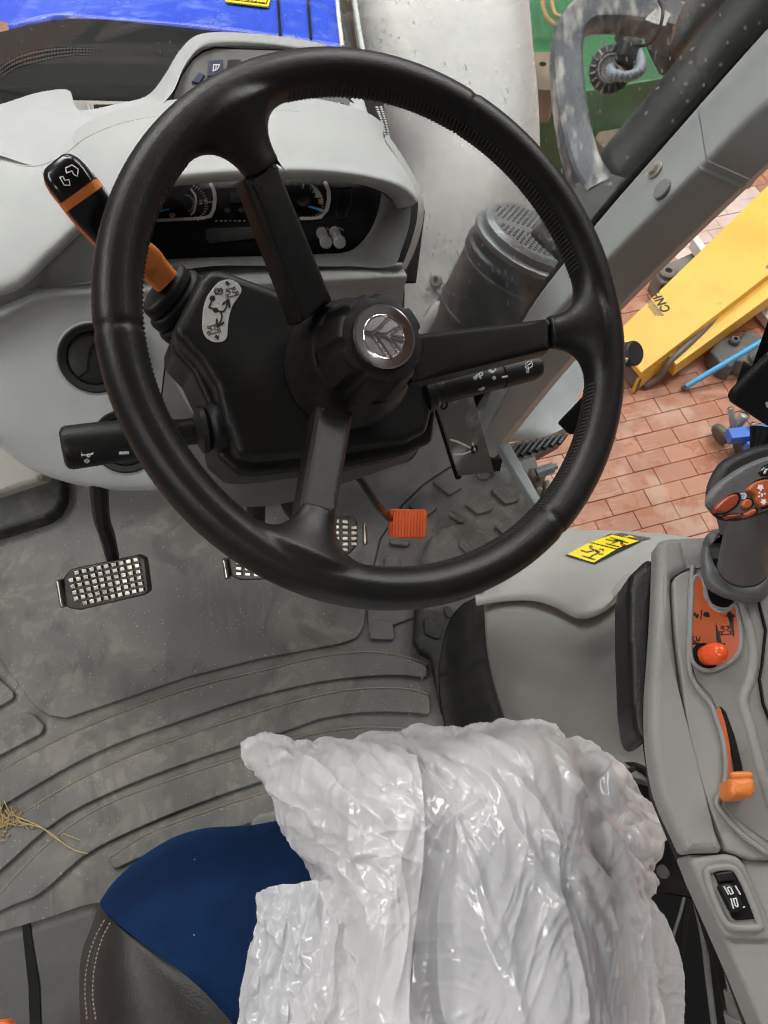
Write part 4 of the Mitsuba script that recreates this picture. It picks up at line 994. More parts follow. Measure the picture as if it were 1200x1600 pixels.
pr_ = [st_([(265, 600), (310, 500), (318, 450)], .0012), st_([(265, 600), (370, 645), (450, 670), (500, 660), (540, 590), (560, 500)], .0012), st_([(450, 670), (470, 740), (450, 820), (410, 890)], .0012)]
pr_ += [spx(Z(circ(320, 460, 46)), dp, .0006), spx(Z(circ(370, 645, 42)), dp, .0006)]
pr_ += [st_([(480, 550), (570, 485), (588, 600)], .0014), st_([(385, 790), (400, 905), (492, 840)], .0014), st_([(530, 235), (540, 200), (585, 235)], .0008), st_([(540, 200), (565, 262)], .0008), st_([(362, 1060), (405, 1100), (412, 1045)], .0008), st_([(405, 1100), (375, 1035)], .0008)]
pr_ += [st_(circ(415, 350, 44, 20), .0004, True), st_(circ(415, 350, 64, 8, -.9, .9), .0004), st_(circ(415, 350, 64, 8, 2.2, 4.1), .0004), st_([(405, 375), (410, 328), (428, 332), (430, 350), (408, 352)], .0006)]
for t_ in tractor_icon(610, 345, 1.35, .28) + tractor_icon(325, 925, 1.35, .28): pr_.append(st_(t_, .00022))
add(k + '__direction_label__symbols', cat(*pr_), 'print_black', smooth=False)
# grey column panel below the cover
k2 = thing('steering_column_panel', 'dark grey lower panel of the steering column under the black cover', 'column panel')
rows = [[(258, 560, .70), (300, 640, .68), (380, 735, .66), (560, 715, .68), (660, 690, .72)], [(250, 640, .74), (300, 710, .71), (390, 765, .69), (520, 755, .70), (640, 720, .74)], [(250, 740, .78), (310, 778, .75), (390, 790, .735), (465, 780, .74), (545, 735, .78)], [(260, 760, .82), (320, 786, .79), (390, 792, .78), (460, 782, .78), (530, 740, .82)]]
add(k2, loft(pl_rows(rows), 40, 24, thick=.008), 'column_grey', smooth=True)

# left stalk
k = thing('indicator_stalk', 'black indicator and horn stalk pointing left below the wheel rim', 'stalk')
b1, b0 = pd(300, 674, .60), pd(96, 701, .565); ax_ = unit(b1 - b0); L = np.linalg.norm(b1 - b0)
S1 = add(k + '__grip', lathe(b0, ax_, [(0, 0), (.0125, .0004), (.0158, .0022), (.0170, .006), (.0168, .03), (.0158, .054), (.0150, .060), (.0138, .0605)], 48), 'black_plastic', smooth=30)
sm = lathe(b0, ax_, [(0, 0), (.0125, .0004), (.0158, .0022), (.0170, .006), (.0168, .03), (.0158, .054), (.0150, .060), (.0138, .0605)], 48)
add(k + '__neck', lathe(b0, ax_, [(.0140, .061), (.0135, .075), (.0115, .085), (.0108, .092), (.0108, L + .02)], 40), 'black_plastic', smooth=30)
zz = lambda q: [(x / 4.615, 640 + y / 4.615) for x, y in q]
horn = [zz([(586, 296), (586, 348), (590, 322), (630, 322), (672, 306), (660, 326), (630, 330), (590, 330)]), zz([(590, 300), (605, 318), (605, 332), (590, 345)]), zz([(596, 306), (596, 340)]), zz(circ(637, 330, 11, 12)), zz([(610, 362), (625, 362), (625, 354), (645, 369), (625, 383), (625, 375), (610, 375), (610, 362)])]
add(k + '__grip__symbols', cat(print_fill(sm, horn[:1] + [zz([(586, 296), (590, 318), (625, 322), (640, 318), (672, 306), (672, 320), (640, 330), (625, 326), (590, 330), (586, 348)])]), print_on(sm, horn[3:], .0007), print_on(sm, [zz([(868, 312), (918, 310)])], .0022)), 'print_white', smooth=False)
add(k + '__boot', cat(lathe(pd(312, 672, .60), ax_, [(.0108, -.004), (.019, .0), (.020, .004), (.0165, .007), (.0205, .010), (.0215, .014), (.019, .03)], 40), ), 'rubber_black', smooth=40)

# right stalk
k = thing('wiper_stalk', 'black wiper stalk with white symbols below the right spoke', 'stalk')
b0, b1 = pd(688, 612, .665), pd(845, 570, .69); ax_ = unit(b1 - b0); L = np.linalg.norm(b1 - b0)
R0 = .0112
pf = [(.0098, 0), (R0, .004), (.0118, .046), (.0118, L * .575), (.0108, L * .58), (.0108, L * .595), (.0124, L * .6), (.0124, L * .9), (.0105, L - .003), (.006, L), (0, L + .0006)]
sm = lathe(b0, ax_, pf, 48)
add(k + '__grip', sm, 'black_plastic', smooth=30)
zz = lambda q: [(682 + x / 6, 548 + y / 6) for x, y in q]
ic = [zz([(487, 180), (545, 148), (557, 180), (505, 208), (487, 180)]), zz([(505, 180), (530, 208)]), zz([(372, 232), (425, 200), (432, 228), (395, 250), (372, 232)]), zz([(395, 218), (415, 262)]), zz([(350, 250), (360, 240), (375, 250), (368, 268), (352, 262), (350, 250)]),
      zz([(830, 150), (895, 112), (898, 140), (880, 160), (845, 172), (830, 150)]), zz([(858, 150), (862, 185)]), zz([(835, 128), (838, 122)]), zz([(850, 112), (856, 106)]), zz([(870, 104), (876, 100)]), zz([(888, 98), (894, 102)]), zz(circ(853, 195, 11, 12)), zz(circ(540, 255, 12, 14)), zz([(395, 365), (445, 340), (450, 350), (415, 368)])]
add(k + '__grip__symbols', cat(print_on(sm, ic, .0006), print_on(sm, [zz([(618, 248), (664, 238)])], .0016)), 'print_white', smooth=False)
add(k + '__boot', lathe(b0 - ax_ * .012, ax_, [(.016, -.004), (.0145, .004), (.0105, .008), (.0102, .016)], 36), 'rubber_black', smooth=30)

# shuttle lever
k = thing('shuttle_lever', 'orange and black direction lever with a white arrow at the left of the wheel', 'lever')
sec = [(math.copysign(abs(math.cos(t)) ** .42, math.cos(t)), .8 * math.copysign(abs(math.sin(t)) ** .42, math.sin(t))) for t in np.arange(28) * 2 * math.pi / 28]
lp = crom([pd(94, 262, .53), pd(120, 294, .535), pd(160, 345, .55), pd(200, 388, .57), pd(235, 415, .59), pd(258, 438, .60)], 41)
rd = np.interp(np.linspace(0, 1, 41), [0, .04, .1, .3, .5, .7, 1], [.0155, .0185, .0200, .0200, .0190, .0165, .0140])
def seg(i, j, mul=1.0, cap=0): return tube(lp[i:j + 1], rd[i:j + 1] * mul, ref=-FW, sec=sec)
tip = seg(0, 7); add(k + '__tip', cat(tip, tube([lp[0] - unit(lp[1] - lp[0]) * .002, lp[0]], [.0125, .0153], ref=-FW, sec=sec)), 'black_gloss', smooth=40)
add(k + '__orange_band', seg(7, 9, 1.0), 'orange', smooth=40)
add(k + '__grip', seg(9, 22), 'black_gloss', smooth=40)
add(k + '__underside', tube(lp[1:23] + RT * -.0008 + UP * -.0008 + FW * .0026, rd[1:23], ref=-FW, sec=sec), 'orange', smooth=40)
add(k + '__shaft', seg(22, 40), 'orange', smooth=40)
zz = lambda q: [(x / 2.667, y / 2.667) for x, y in q]
ic = [zz([(287, 695), (300, 688), (326, 705), (322, 735), (308, 728), (300, 712), (278, 722), (274, 700), (287, 695)]), zz([(250, 740), (262, 735), (270, 752), (288, 748), (292, 772), (268, 772), (250, 740)])]
add(k + '__tip__arrow', print_on(tip, ic, .0007), 'print_white', smooth=False)
bt = [pd(238, 460, .625), pd(262, 442, .60)]
def frill(c, n_, r1, r2, w):
    return lathe(c, n_, [(.012, .0), (r1, .002), (r2, .006), (r2, .009), (.02, .016), (.0, .018)], 40)
bx_ = unit(lp[-2] - lp[-1]); bc = lp[-1]
for i, (px_, r_) in enumerate((((252, 447, .606), .024), ((268, 462, .618), .028), ((284, 478, .630), .030))):
    c = pd(*px_); q_ = unit(bx_ * .8 + (CAM - c) * .25)
    P = [c + (WQ * math.cos(t) * .9 + WA * .62 * math.cos(t)) * r_ * 1.0 + np.cross(q_, unit(WQ + WA * .6)) * math.sin(t) * r_ * .62 for t in np.arange(28) * 2 * math.pi / 28]
    add(k + '__boot_fold', slab(P, .010, .004, 0, q_), 'rubber_black', smooth=40)
add(k + '__boot_base', loft([[pd(300, 435, .635), pd(318, 445, .63), pd(300, 490, .635), pd(282, 525, .645)], [pd(285, 450, .66), pd(300, 470, .66), pd(285, 500, .66), pd(262, 520, .67)]], 20, 4, thick=.006), 'rubber_black', smooth=40)

# phone bracket plate
k = thing('mounting_plate', 'scratched dark metal plate with screw holes hanging below the wiper stalk', 'plate')
plp = plane3(pd(685, 638, .80), pd(735, 613, .82), pd(716, 745, .86))
scene['plate_metal'] = {'type': 'principled', 'roughness': 0.3, 'base_color': proc(lambda p, n, uv: mix((0.08, 0.083, 0.083), (0.34, 0.35, 0.35), 0.8 * smoothstep(0.5, 0.8, fbm(p.x * 38, p.y * 22, p.z * 30, octaves=5))))}
add(k + '__sheet', spx([(683, 634), (736, 606), (772, 737), (718, 744)], plp, .004, .0006), 'plate_metal', smooth=False)
add(k + '__edge', tube([on(lift(plp, -.006), 682, 636), on(lift(plp, -.006), 716, 746)], .004, 8), 'black_matt', smooth=True)
for x, y in ((694, 633), (741, 702)):
    h_ = add(k + '__screw_hole', lathe(on(plp, x, y), plp[1], [(.0052, .0), (.0050, .0008), (.003, .0008), (.0028, -.001), (0, -.001)], 20), 'black_matt', smooth=30)
add(k + '__scratches', cat(stroke([(704, 687), (715, 690), (734, 699)], .0022, plp, .0005), stroke([(709, 710), (722, 710), (738, 704)], .0018, plp, .0005), stroke([(738, 692), (741, 700), (743, 706)], .002, plp, .0005)), 'silver_label', smooth=False)

# ---------------------------------------------------------------- dashboard
k = thing('dashboard', 'light grey moulded dashboard with a hooded instrument cluster', 'dashboard')
D = lambda rows: [[pd(*p) for p in r] for r in rows]
# hood over the cluster, from the trim seam to its front edge
hood = [[(-40, 236, .84), (10, 252, .835), (56, 258, .83), (96, 243, .83), (131, 216, .83), (169, 198, .83), (225, 183, .83), (300, 176, .83), (456, 172, .83), (540, 186, .83), (578, 200, .84), (600, 216, .85)],
        [(-40, 320, .80), (20, 315, .795), (70, 300, .79), (120, 275, .785), (170, 245, .78), (225, 225, .775), (300, 215, .77), (400, 212, .77), (500, 220, .775), (560, 232, .785), (605, 250, .80), (626, 256, .815)],
        [(-40, 380, .775), (20, 375, .77), (80, 345, .765), (130, 312, .76), (180, 280, .755), (235, 262, .75), (300, 254, .745), (400, 250, .745), (500, 252, .75), (570, 262, .76), (620, 276, .775), (646, 292, .79)],
        [(-40, 450, .765), (20, 438, .76), (75, 390, .755), (125, 345, .75), (180, 305, .745), (235, 282, .74), (300, 272, .735), (400, 266, .735), (500, 266, .74), (580, 276, .75), (632, 294, .765), (652, 316, .78)],
        [(-40, 462, .768), (25, 448, .764), (80, 400, .76), (132, 352, .755), (190, 311, .75), (240, 290, .745), (300, 280, .74), (400, 274, .74), (500, 274, .745), (575, 284, .755), (624, 302, .77), (642, 322, .785)],
        [(-40, 480, .80), (30, 455, .795), (85, 410, .79), (140, 362, .785), (195, 318, .78), (242, 297, .775), (300, 288, .77), (400, 282, .77), (500, 282, .775), (570, 290, .785), (610, 308, .80), (622, 326, .81)]]
hood.insert(0, [(x, y - 22, d + .02) for x, y, d in hood[0]])
add(k + '__hood', loft(D(hood), 90, 60), 'dash_grey', smooth=True)
# right cheek of the hood
cheek = [[(600, 216, .85), (626, 256, .815), (646, 292, .79), (653, 316, .78), (651, 345, .785), (640, 385, .80), (628, 416, .81)],
         [(606, 210, .89), (634, 252, .86), (655, 292, .83), (662, 318, .82), (660, 350, .825), (648, 392, .84), (634, 422, .85)]]
add(k + '__hood_cheek', loft(D(cheek), 40, 6), 'dash_grey', smooth=True)
rs_ = [[(642, 322, .785), (640, 350, .79), (628, 388, .80), (616, 414, .805), (540, 416, .80), (440, 416, .795), (330, 416, .79), (200, 436, .785), (130, 444, .785), (30, 455, .79)],
       [(625, 326, .82), (620, 350, .82), (610, 380, .82), (598, 402, .82), (540, 404, .82), (440, 407, .82), (330, 408, .82), (220, 414, .82), (140, 428, .82), (50, 440, .82)],
       [(596, 300, .875), (592, 326, .87), (576, 364, .86), (548, 391, .85), (496, 397, .85), (418, 400, .85), (330, 402, .85), (262, 405, .85), (190, 408, .85), (120, 415, .85)]]
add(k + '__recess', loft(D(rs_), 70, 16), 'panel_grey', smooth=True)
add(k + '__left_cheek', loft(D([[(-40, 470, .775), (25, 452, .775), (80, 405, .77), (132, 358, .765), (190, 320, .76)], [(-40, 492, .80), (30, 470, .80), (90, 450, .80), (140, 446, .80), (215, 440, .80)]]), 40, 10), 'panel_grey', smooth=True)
# upper trim with the switch pod
trim = [[(-40, 172, .90), (0, 163, .90), (67, 143, .895), (109, 142, .89), (118, 170, .885), (188, 161, .88), (232, 148, .875), (258, 116, .87), (280, 80, .87), (302, 58, .87), (325, 51, .87), (413, 54, .88), (487, 65, .885), (508, 70, .89), (522, 84, .895), (562, 150, .88), (580, 196, .86)],
        [(-40, 195, .87), (0, 188, .87), (60, 178, .87), (105, 180, .87), (140, 186, .865), (190, 175, .86), (238, 160, .86), (262, 130, .862), (284, 96, .866), (306, 70, .866), (325, 64, .866), (413, 66, .875), (485, 78, .88), (500, 84, .884), (512, 96, .888), (548, 160, .872), (572, 200, .85)],
        [(-40, 236, .838), (0, 243, .834), (56, 258, .83), (96, 243, .83), (131, 216, .83), (169, 198, .83), (232, 178, .84), (268, 146, .85), (290, 100, .862), (310, 78, .866), (330, 72, .868), (413, 73, .878), (480, 84, .884), (492, 92, .887), (502, 104, .89), (540, 168, .874), (560, 196, .85)]]
add(k + '__upper_trim', loft(D(trim), 120, 20), 'dash_smooth', smooth=True)
add(k + '__trim_seam', tube([pd(*p) for p in [(-40, 240, .838), (10, 256, .834), (56, 261, .829), (96, 246, .829), (131, 219, .829), (169, 201, .829), (225, 186, .829), (300, 179, .829), (456, 175, .829), (540, 189, .829)]], .0012, 6, n=50), 'panel_grey', smooth=True)
add(k + '__pod_side', loft(D([[(540, 168, .874), (562, 150, .88), (580, 196, .86)], [(560, 196, .85), (578, 200, .845), (590, 205, .845)]]), 10, 6), 'dash_smooth', smooth=True)
pp = plane3(pd(274, 150, .862), pd(330, 76, .872), pd(552, 164, .872))
pn_ = [(270, 150), (284, 118), (302, 92), (318, 80), (336, 75), (440, 78), (490, 92), (555, 165), (545, 180), (530, 184), (455, 171), (400, 164), (300, 165), (272, 168)]
add(k + '__switch_panel', spx(pn_, pp, .004, .001, .004), 'arm_dirty', smooth=30)
add(k + '__switch_panel__seam', stroke(pn_, .0014, lift(pp, -.0004), .0012, True), 'black_matt', smooth=False)
for i, q in enumerate(([(326, 94), (348, 92), (346, 116), (323, 120)], [(356, 92), (376, 92), (374, 116), (352, 118)], [(310, 112), (320, 116), (312, 130), (298, 128)], [(520, 158), (538, 161), (536, 168), (520, 166)], [(498, 156), (514, 158), (514, 164), (498, 162)])):
    b_ = add(k + '__switch', spx(q, lift(pp, .0025), .004, .0012, .001), 'blue_button' if i != 1 else 'black_plastic', smooth=30)
spl = lift(pp, .0029)
add(k + '__switch__symbols', cat(stroke([(334, 101), (343, 101), (340, 108), (333, 111), (334, 101)], .0010, spl, .0004), stroke([(338, 101), (337, 110)], .0008, spl, .0004), stroke([(524, 162), (530, 161), (527, 165), (534, 166)], .0012, spl, .0004)), 'print_white', smooth=False)
# vent slot at the left
vp = plane3(pd(118, 166, .91), pd(190, 160, .90), pd(150, 190, .88))
add(k + '__slot_frame', spx([(114, 156), (200, 158), (196, 182), (120, 182)], vp, .006, .001), 'beige_plastic', smooth=30)
add(k + '__slot_frame__slot', spx([(146, 163), (190, 163), (178, 170), (148, 176)], lift(vp, .001), .004), 'black_matt', smooth=False)
add(k + '__slot_frame__bar', spx([(134, 160), (139, 160), (143, 178), (138, 178)], lift(vp, .003), .004, .001), 'beige_plastic', smooth=30)
# instrument cluster
cp = plane3(pd(240, 405, .853), pd(590, 390, .853), pd(420, 285, .892))
add(k + '__cluster_back', spx([(40, 262), (640, 262), (664, 330), (650, 440), (40, 450)], lift(cp, -.012), .003), 'black_matt', smooth=False)
add(k + '__cluster', spx([(100, 270), (620, 270), (600, 300), (592, 330), (574, 364), (548, 390), (496, 396), (418, 399), (262, 404), (100, 412)], cp, .004, 0, 0), 'dial_dark', smooth=False)
c1 = lift(cp, .0006); Z = lambda q: [(230 + x / 3.077, 270 + y / 3.077) for x, y in q]
def arc(cx, cy, r, a0, a1, n=24, e=1.0): return [(cx + r * math.cos(t), cy + e * r * math.sin(t)) for t in np.linspace(math.radians(a0), math.radians(a1), n)]
for g_ in (stroke(Z([(306, 55), (322, 90), (326, 125), (320, 175), (303, 208), (270, 217), (200, 222), (0, 232)]), .0042, c1), stroke(Z([(856, 48), (872, 85), (874, 130), (862, 180), (832, 214), (790, 220), (740, 220)]), .0046, c1)): add(k + '__cluster__gauge_ring', g_, 'dial_ring', smooth=False)
add(k + '__cluster__inner_ring', cat(stroke(Z([(212, 80), (232, 110), (236, 140), (226, 185), (212, 200)]), .0022, c1), stroke(Z([(788, 60), (815, 75), (838, 110), (840, 150)]), .0012, c1), stroke(Z([(795, 95), (815, 80)]), .001, c1), stroke(Z([(805, 118), (830, 105)]), .001, c1), stroke(Z([(752, 55), (748, 75)]), .0012, c1)), 'dial_ring', smooth=False)
tk = []
for cx_, cy_, r0_, r1_, a0_, a1_, n_t in ((170, 150, 108, 122, -62, 52, 16), (175, 148, 46, 54, -80, 60, 12), (755, 148, 84, 96, -70, 48, 14)):
    for t in np.linspace(math.radians(a0_), math.radians(a1_), n_t): tk.append(stroke(Z([(cx_ + r0_ * math.cos(t), cy_ + r0_ * .85 * math.sin(t)), (cx_ + r1_ * math.cos(t), cy_ + r1_ * .85 * math.sin(t))]), .0007, c1))
for i in range(7): tk.append(stroke(Z([(330 + i * 22, 232), (338 + i * 22, 231)]), .0007, c1))
for x_, y_ in ((845, 268), (865, 266), (900, 264), (922, 262), (935, 270)): tk.append(stroke(Z([(x_, y_), (x_ + 8, y_ + 8)]), .0008, c1))
add(k + '__cluster__scale_ticks', cat(*tk), 'print_grey', smooth=False, kind='stuff')
add(k + '__cluster__yellow_mark', spx(Z([(820, 126), (843, 124), (846, 146), (824, 150)]), lift(c1, .0004), .0006), 'dial_yellow', smooth=False)
add(k + '__cluster__pale_scale', spx(Z([(795, 70), (815, 80), (838, 115), (815, 120), (806, 95)]), c1, .0006), 'print_grey', smooth=False)
add(k + '__cluster__needle', cat(stroke(Z([(-20, 205), (115, 172)]), .0022, lift(c1, .002)), stroke(Z([(-20, 192), (95, 178)]), .0016, lift(c1, .002))), 'needle_blue', smooth=False)
add(k + '__cluster__needle', stroke(Z([(772, 160), (845, 182)]), .0026, lift(c1, .002)), 'needle_blue', smooth=False)
for x, y in ((136, 160), (754, 148)):
    q = on(c1, *Z([(x, y)])[0]); add(k + '__cluster__needle_hub', lathe(q, cp[1], [(.0085, 0), (.0085, .004), (.0075, .005), (0, .005)], 28), 'black_plastic', smooth=30)
td_ = unit(on(c1, *Z([(300, 140)])[0]) - on(c1, *Z([(240, 144)])[0]))
add(k + '__cluster__figures', cat(text_on('25', .0066, on(c1, *Z([(271, 141)])[0]), td_, cp[1], .0006, False), stroke(Z([(296, 142), (318, 140)]), .0012, c1)), 'print_grey', smooth=False)
add(k + '__cluster__leaf_mark', cat(*[stroke(Z(q), .0012, c1) for q in ([(120, 216), (120, 198)], [(107, 200), (112, 212), (120, 214)], [(133, 200), (128, 212), (120, 214)], [(112, 193), (120, 203), (128, 193)])]), 'print_grey', smooth=False)
for q in ([(366, 180), (386, 164), (406, 180), (386, 196)], [(434, 178), (453, 163), (473, 178), (453, 194)]):
    add(k + '__cluster__telltale', spx(Z(q), c1, .001, .0003), 'seat_box', smooth=False)
add(k + '__cluster__button', spx(Z([(398, 95), (465, 90), (465, 130), (445, 145), (400, 142)]), lift(c1, .001), .002, .0006, .001), 'black_plastic', smooth=30)
add(k + '__cluster__display', spx(Z([(285, 268), (525, 258), (522, 315), (300, 340), (280, 320)]), lift(c1, .001), .002, .0006, .002), 'black_plastic', smooth=30)
add(k + '__cluster__slot_outline', stroke(Z([(915, 75), (985, 65), (980, 150), (955, 215), (925, 220), (908, 195), (915, 75)]), .0009, c1), 'black_plastic', smooth=False)
for x0, y0, x, y in ((838, 288, 860, 332), (900, 285, 925, 332)):
    a_, b_ = on(c1, *Z([(x0, y0)])[0]), on(lift(c1, .016), *Z([(x, y)])[0])
    kb = add(k + '__cluster__trip_knob', tube([a_, a_ * .4 + b_ * .6, b_], [.0065, .0055, .0072], 20), 'print_grey', smooth=30)
    add(k + '__cluster__trip_knob_cap', lathe(b_, unit(b_ - a_), [(.0072, 0), (.0072, .002), (.0058, .0035), (0, .0036)], 24), 'knob_clear', smooth=30)
# glossy lens over the lower part is left open; lower dash
low = [[(-60, 470, .87), (0, 450, .87), (67, 430, .87), (135, 425, .87), (250, 420, .87), (400, 412, .87), (560, 408, .87), (628, 408, .87)],
       [(-60, 510, .80), (0, 478, .80), (67, 449, .80), (135, 443, .80), (250, 440, .80), (400, 430, .80), (560, 424, .805), (632, 423, .82)],
       [(-60, 520, .80), (0, 494, .795), (70, 463, .793), (135, 457, .793), (250, 454, .793), (400, 444, .793), (560, 436, .80), (636, 432, .815)],
       [(-60, 540, .825), (0, 512, .82), (80, 476, .81), (140, 470, .81), (250, 466, .81), (400, 456, .81), (560, 448, .815), (632, 446, .83)],
       [(-60, 600, .845), (0, 560, .835), (80, 530, .825), (150, 520, .82), (260, 510, .825), (400, 500, .83), (560, 490, .84), (628, 480, .85)],
       [(-60, 650, .855), (0, 630, .845), (60, 620, .838), (150, 615, .834), (260, 600, .84), (400, 590, .85), (560, 560, .86), (622, 530, .87)],
       [(-60, 660, .87), (-20, 675, .86), (40, 690, .855), (150, 695, .85), (260, 690, .855), (400, 670, .86), (540, 620, .87), (610, 570, .89)],
       [(-60, 665, .88), (-8, 690, .88), (45, 728, .875), (150, 755, .87), (260, 758, .87), (380, 740, .875), (500, 690, .88), (590, 610, .90)],
       [(-60, 668, .90), (-4, 696, .90), (50, 734, .90), (150, 763, .90), (262, 765, .90), (380, 748, .90), (500, 700, .90), (590, 615, .92)]]
add(k + '__lower_panel', loft(D(low), 90, 80), 'dash_smooth', smooth=True)
def vent(x, y, r, d, key, tilt):
    c = pd(x, y, d); n_ = unit(CAM - c + A(tilt))
    v_ = add(k + '__air_vent', lathe(c, n_, [(r * 1.02, -.012), (r * 1.02, .003), (r * .97, .006), (r * .80, .004), (r * .76, -.004), (r * .74, -.010)], 56, caps=False), 'black_plastic', smooth=30)
    add(v_ + '__bezel', lathe(c, n_, [(r * 1.02, .001), (r * 1.07, .002), (r * 1.09, -.002), (r * 1.06, -.008)], 56, caps=False), 'dash_smooth', smooth=True)
    a_, q_, _ = basis(n_)
    add(v_ + '__flap', lathe(c, n_, [(r * .80, -.004), (r * .74, .0), (r * .5, .0025), (0, .003)], 48), 'black_plastic', smooth=30)
    pl_ = (c + n_ * .004, n_)
    add(v_ + '__flap_seam', stroke([(x + 5, y - 32), (x - 6, y - 18), (x - 10, y + 2), (x - 12, y + 20), (x - 26, y + 30)], .0016, pl_, .0012), 'black_matt', smooth=False)
vent(148, 560, .0355, .782, 'a', (.0, .0, .05)); vent(196, 690, .034, .808, 'b', (0, 0, .1))

# ---------------------------------------------------------------- right hand fender cover
k = thing('fender_cover', 'smooth light grey fender cover right of the driver with a yellow warning label', 'fender cover')
top = [[(835, 824, .845), (860, 825, .84), (890, 827, .83), (960, 829, .825), (1030, 834, .82), (1095, 842, .815), (1140, 850, .81)],
       [(800, 866, .82), (835, 858, .81), (890, 852, .80), (960, 852, .795), (1030, 858, .79), (1090, 870, .785), (1140, 885, .78)],
       [(770, 912, .795), (810, 900, .785), (880, 895, .775), (950, 890, .765), (1010, 895, .76), (1080, 910, .76), (1140, 920, .76)],
       [(745, 938, .775), (787, 931, .768), (833, 930, .76), (867, 940, .752), (905, 958, .745), (940, 950, .738), (985, 905, .735), (1010, 888, .735)]]
G = D(top); G.insert(4, [p + A([0, -.004, -.006]) for p in G[3]]); G.append([p + A([0, .010, -.010]) for p in G[3]])
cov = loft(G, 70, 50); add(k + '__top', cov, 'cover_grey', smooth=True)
side = [[(756, 945, .80), (790, 937, .79), (833, 936, .782), (868, 947, .774), (907, 965, .766), (942, 957, .758), (988, 912, .755), (1020, 880, .755)],
        [(757, 960, .775), (795, 955, .765), (840, 957, .758), (880, 970, .752), (915, 985, .748), (945, 978, .74), (990, 945, .735), (1020, 930, .735)],
        [(760, 1010, .765), (800, 1010, .755), (850, 1020, .75), (890, 1035, .748), (925, 1040, .75), (955, 1030, .745), (990, 1010, .735), (1020, 1010, .73)],
        [(772, 1070, .76), (810, 1080, .748), (860, 1090, .742), (900, 1100, .742), (935, 1105, .742), (960, 1100, .738), (995, 1100, .728), (1020, 1100, .725)],
        [(790, 1130, .75), (830, 1140, .735), (870, 1150, .73), (910, 1160, .728), (945, 1170, .725), (975, 1180, .72), (1008, 1192, .71), (1030, 1195, .705)],
        [(800, 1180, .74), (840, 1200, .72), (880, 1205, .715), (915, 1208, .712), (950, 1210, .71), (980, 1215, .70), (1010, 1220, .69), (1030, 1225, .69)]]
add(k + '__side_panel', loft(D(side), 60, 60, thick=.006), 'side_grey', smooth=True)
def cpt(x, y, h=.0008):
    hit = cast(x, y, cov); return hit[0] + hit[1] * h
def label_patch(quad, n_, m_, mat, key, h):
    a, b, c, d = [A(q) for q in quad]; rows = []
    for j in range(m_):
        v = j / (m_ - 1); rows.append([cpt(*((a * (1 - u) + b * u) * (1 - v) + (d * (1 - u) + c * u) * v), h) for u in np.linspace(0, 1, n_)])
    R = np.array(rows); v = R.reshape(-1, 3); add(key, trimesh.Trimesh(v, face_cam(v, grid_faces(m_, n_)), process=False), mat, smooth=True)
S = lambda x, y: (870 + x / 7.5, 820 + y / 7.5)
label_patch([S(90, 365), S(445, 470), S(985, 205), S(630, 112)], 10, 14, 'print_black', k + '__warning_label', .0010)
label_patch([S(122, 356), S(432, 456), S(690, 304), S(372, 222)], 8, 8, 'sticker_yellow', k + '__warning_label__lower_field', .0016)
label_patch([S(396, 215), S(700, 292), S(962, 204), S(645, 130)], 8, 8, 'sticker_yellow', k + '__warning_label__upper_field', .0016)
label_patch([S(670, 118), S(970, 196), S(1110, 166), S(750, 104)], 8, 8, 'sticker_brown', k + '__warning_label__header', .0012)
SS = lambda q: [S(*p) for p in q]
patch = cov
ln = [SS([(385, 255), (400, 280), (425, 290), (465, 300), (500, 320)]), SS([(400, 245), (415, 260)]), SS([(290, 300), (350, 322), (430, 305)]), SS([(500, 285), (545, 290), (545, 305)]), SS([(470, 300), (490, 330), (420, 360), (385, 385)]), SS([(305, 366), (440, 408)]), SS([(500, 345), (535, 345)]), SS([(455, 310), (480, 325)])]
ln += [SS([(580, 172), (660, 190), (720, 180)]), SS([(630, 150), (670, 165), (720, 175), (770, 190), (795, 200)]), SS([(720, 180), (760, 205), (745, 225)]), SS([(770, 195), (770, 220)]), SS([(800, 208), (830, 212)]), SS([(580, 222), (725, 258)]), SS([(650, 215), (720, 190)])]
off = trimesh.Trimesh(np.array(cov.vertices) + np.array(cov.vertex_normals) * .0018 * (1 if (cov.vertex_normals.mean(0) @ UP - cov.vertex_normals.mean(0) @ FW) > 0 else -1), cov.faces, process=False)
add(k + '__warning_label__figures', print_on(off, ln, .0012, .0004), 'print_black', smooth=False)
add(k + '__warning_label__red_dot', print_on(off, [SS([(772, 242), (792, 240)])], .003, .0005), 'orange_dark', smooth=False)
add(k + '__warning_label__triangle', print_on(off, [SS([(800, 148), (850, 140), (905, 150), (850, 132)])], .0022, .0005), 'sticker_yellow', smooth=False)

k = thing('black_kick_panel', 'glossy black moulding between the floor mat and the grey fender cover', 'moulding')
rows = [[(690, 1010, 1.02), (700, 975, 1.01), (716, 950, .99), (740, 935, .93), (762, 925, .85)], [(685, 1050, 1.02), (698, 1030, .985), (722, 1010, .95), (748, 1000, .88), (768, 1000, .80)], [(688, 1100, 1.02), (702, 1090, .975), (730, 1080, .93), (762, 1075, .87), (782, 1072, .79)], [(700, 1160, 1.0), (718, 1155, .96), (748, 1150, .92), (785, 1140, .86), (805, 1140, .78)]]
add(k, loft(D(rows), 40, 30, thick=.006), 'black_gloss', smooth=True)

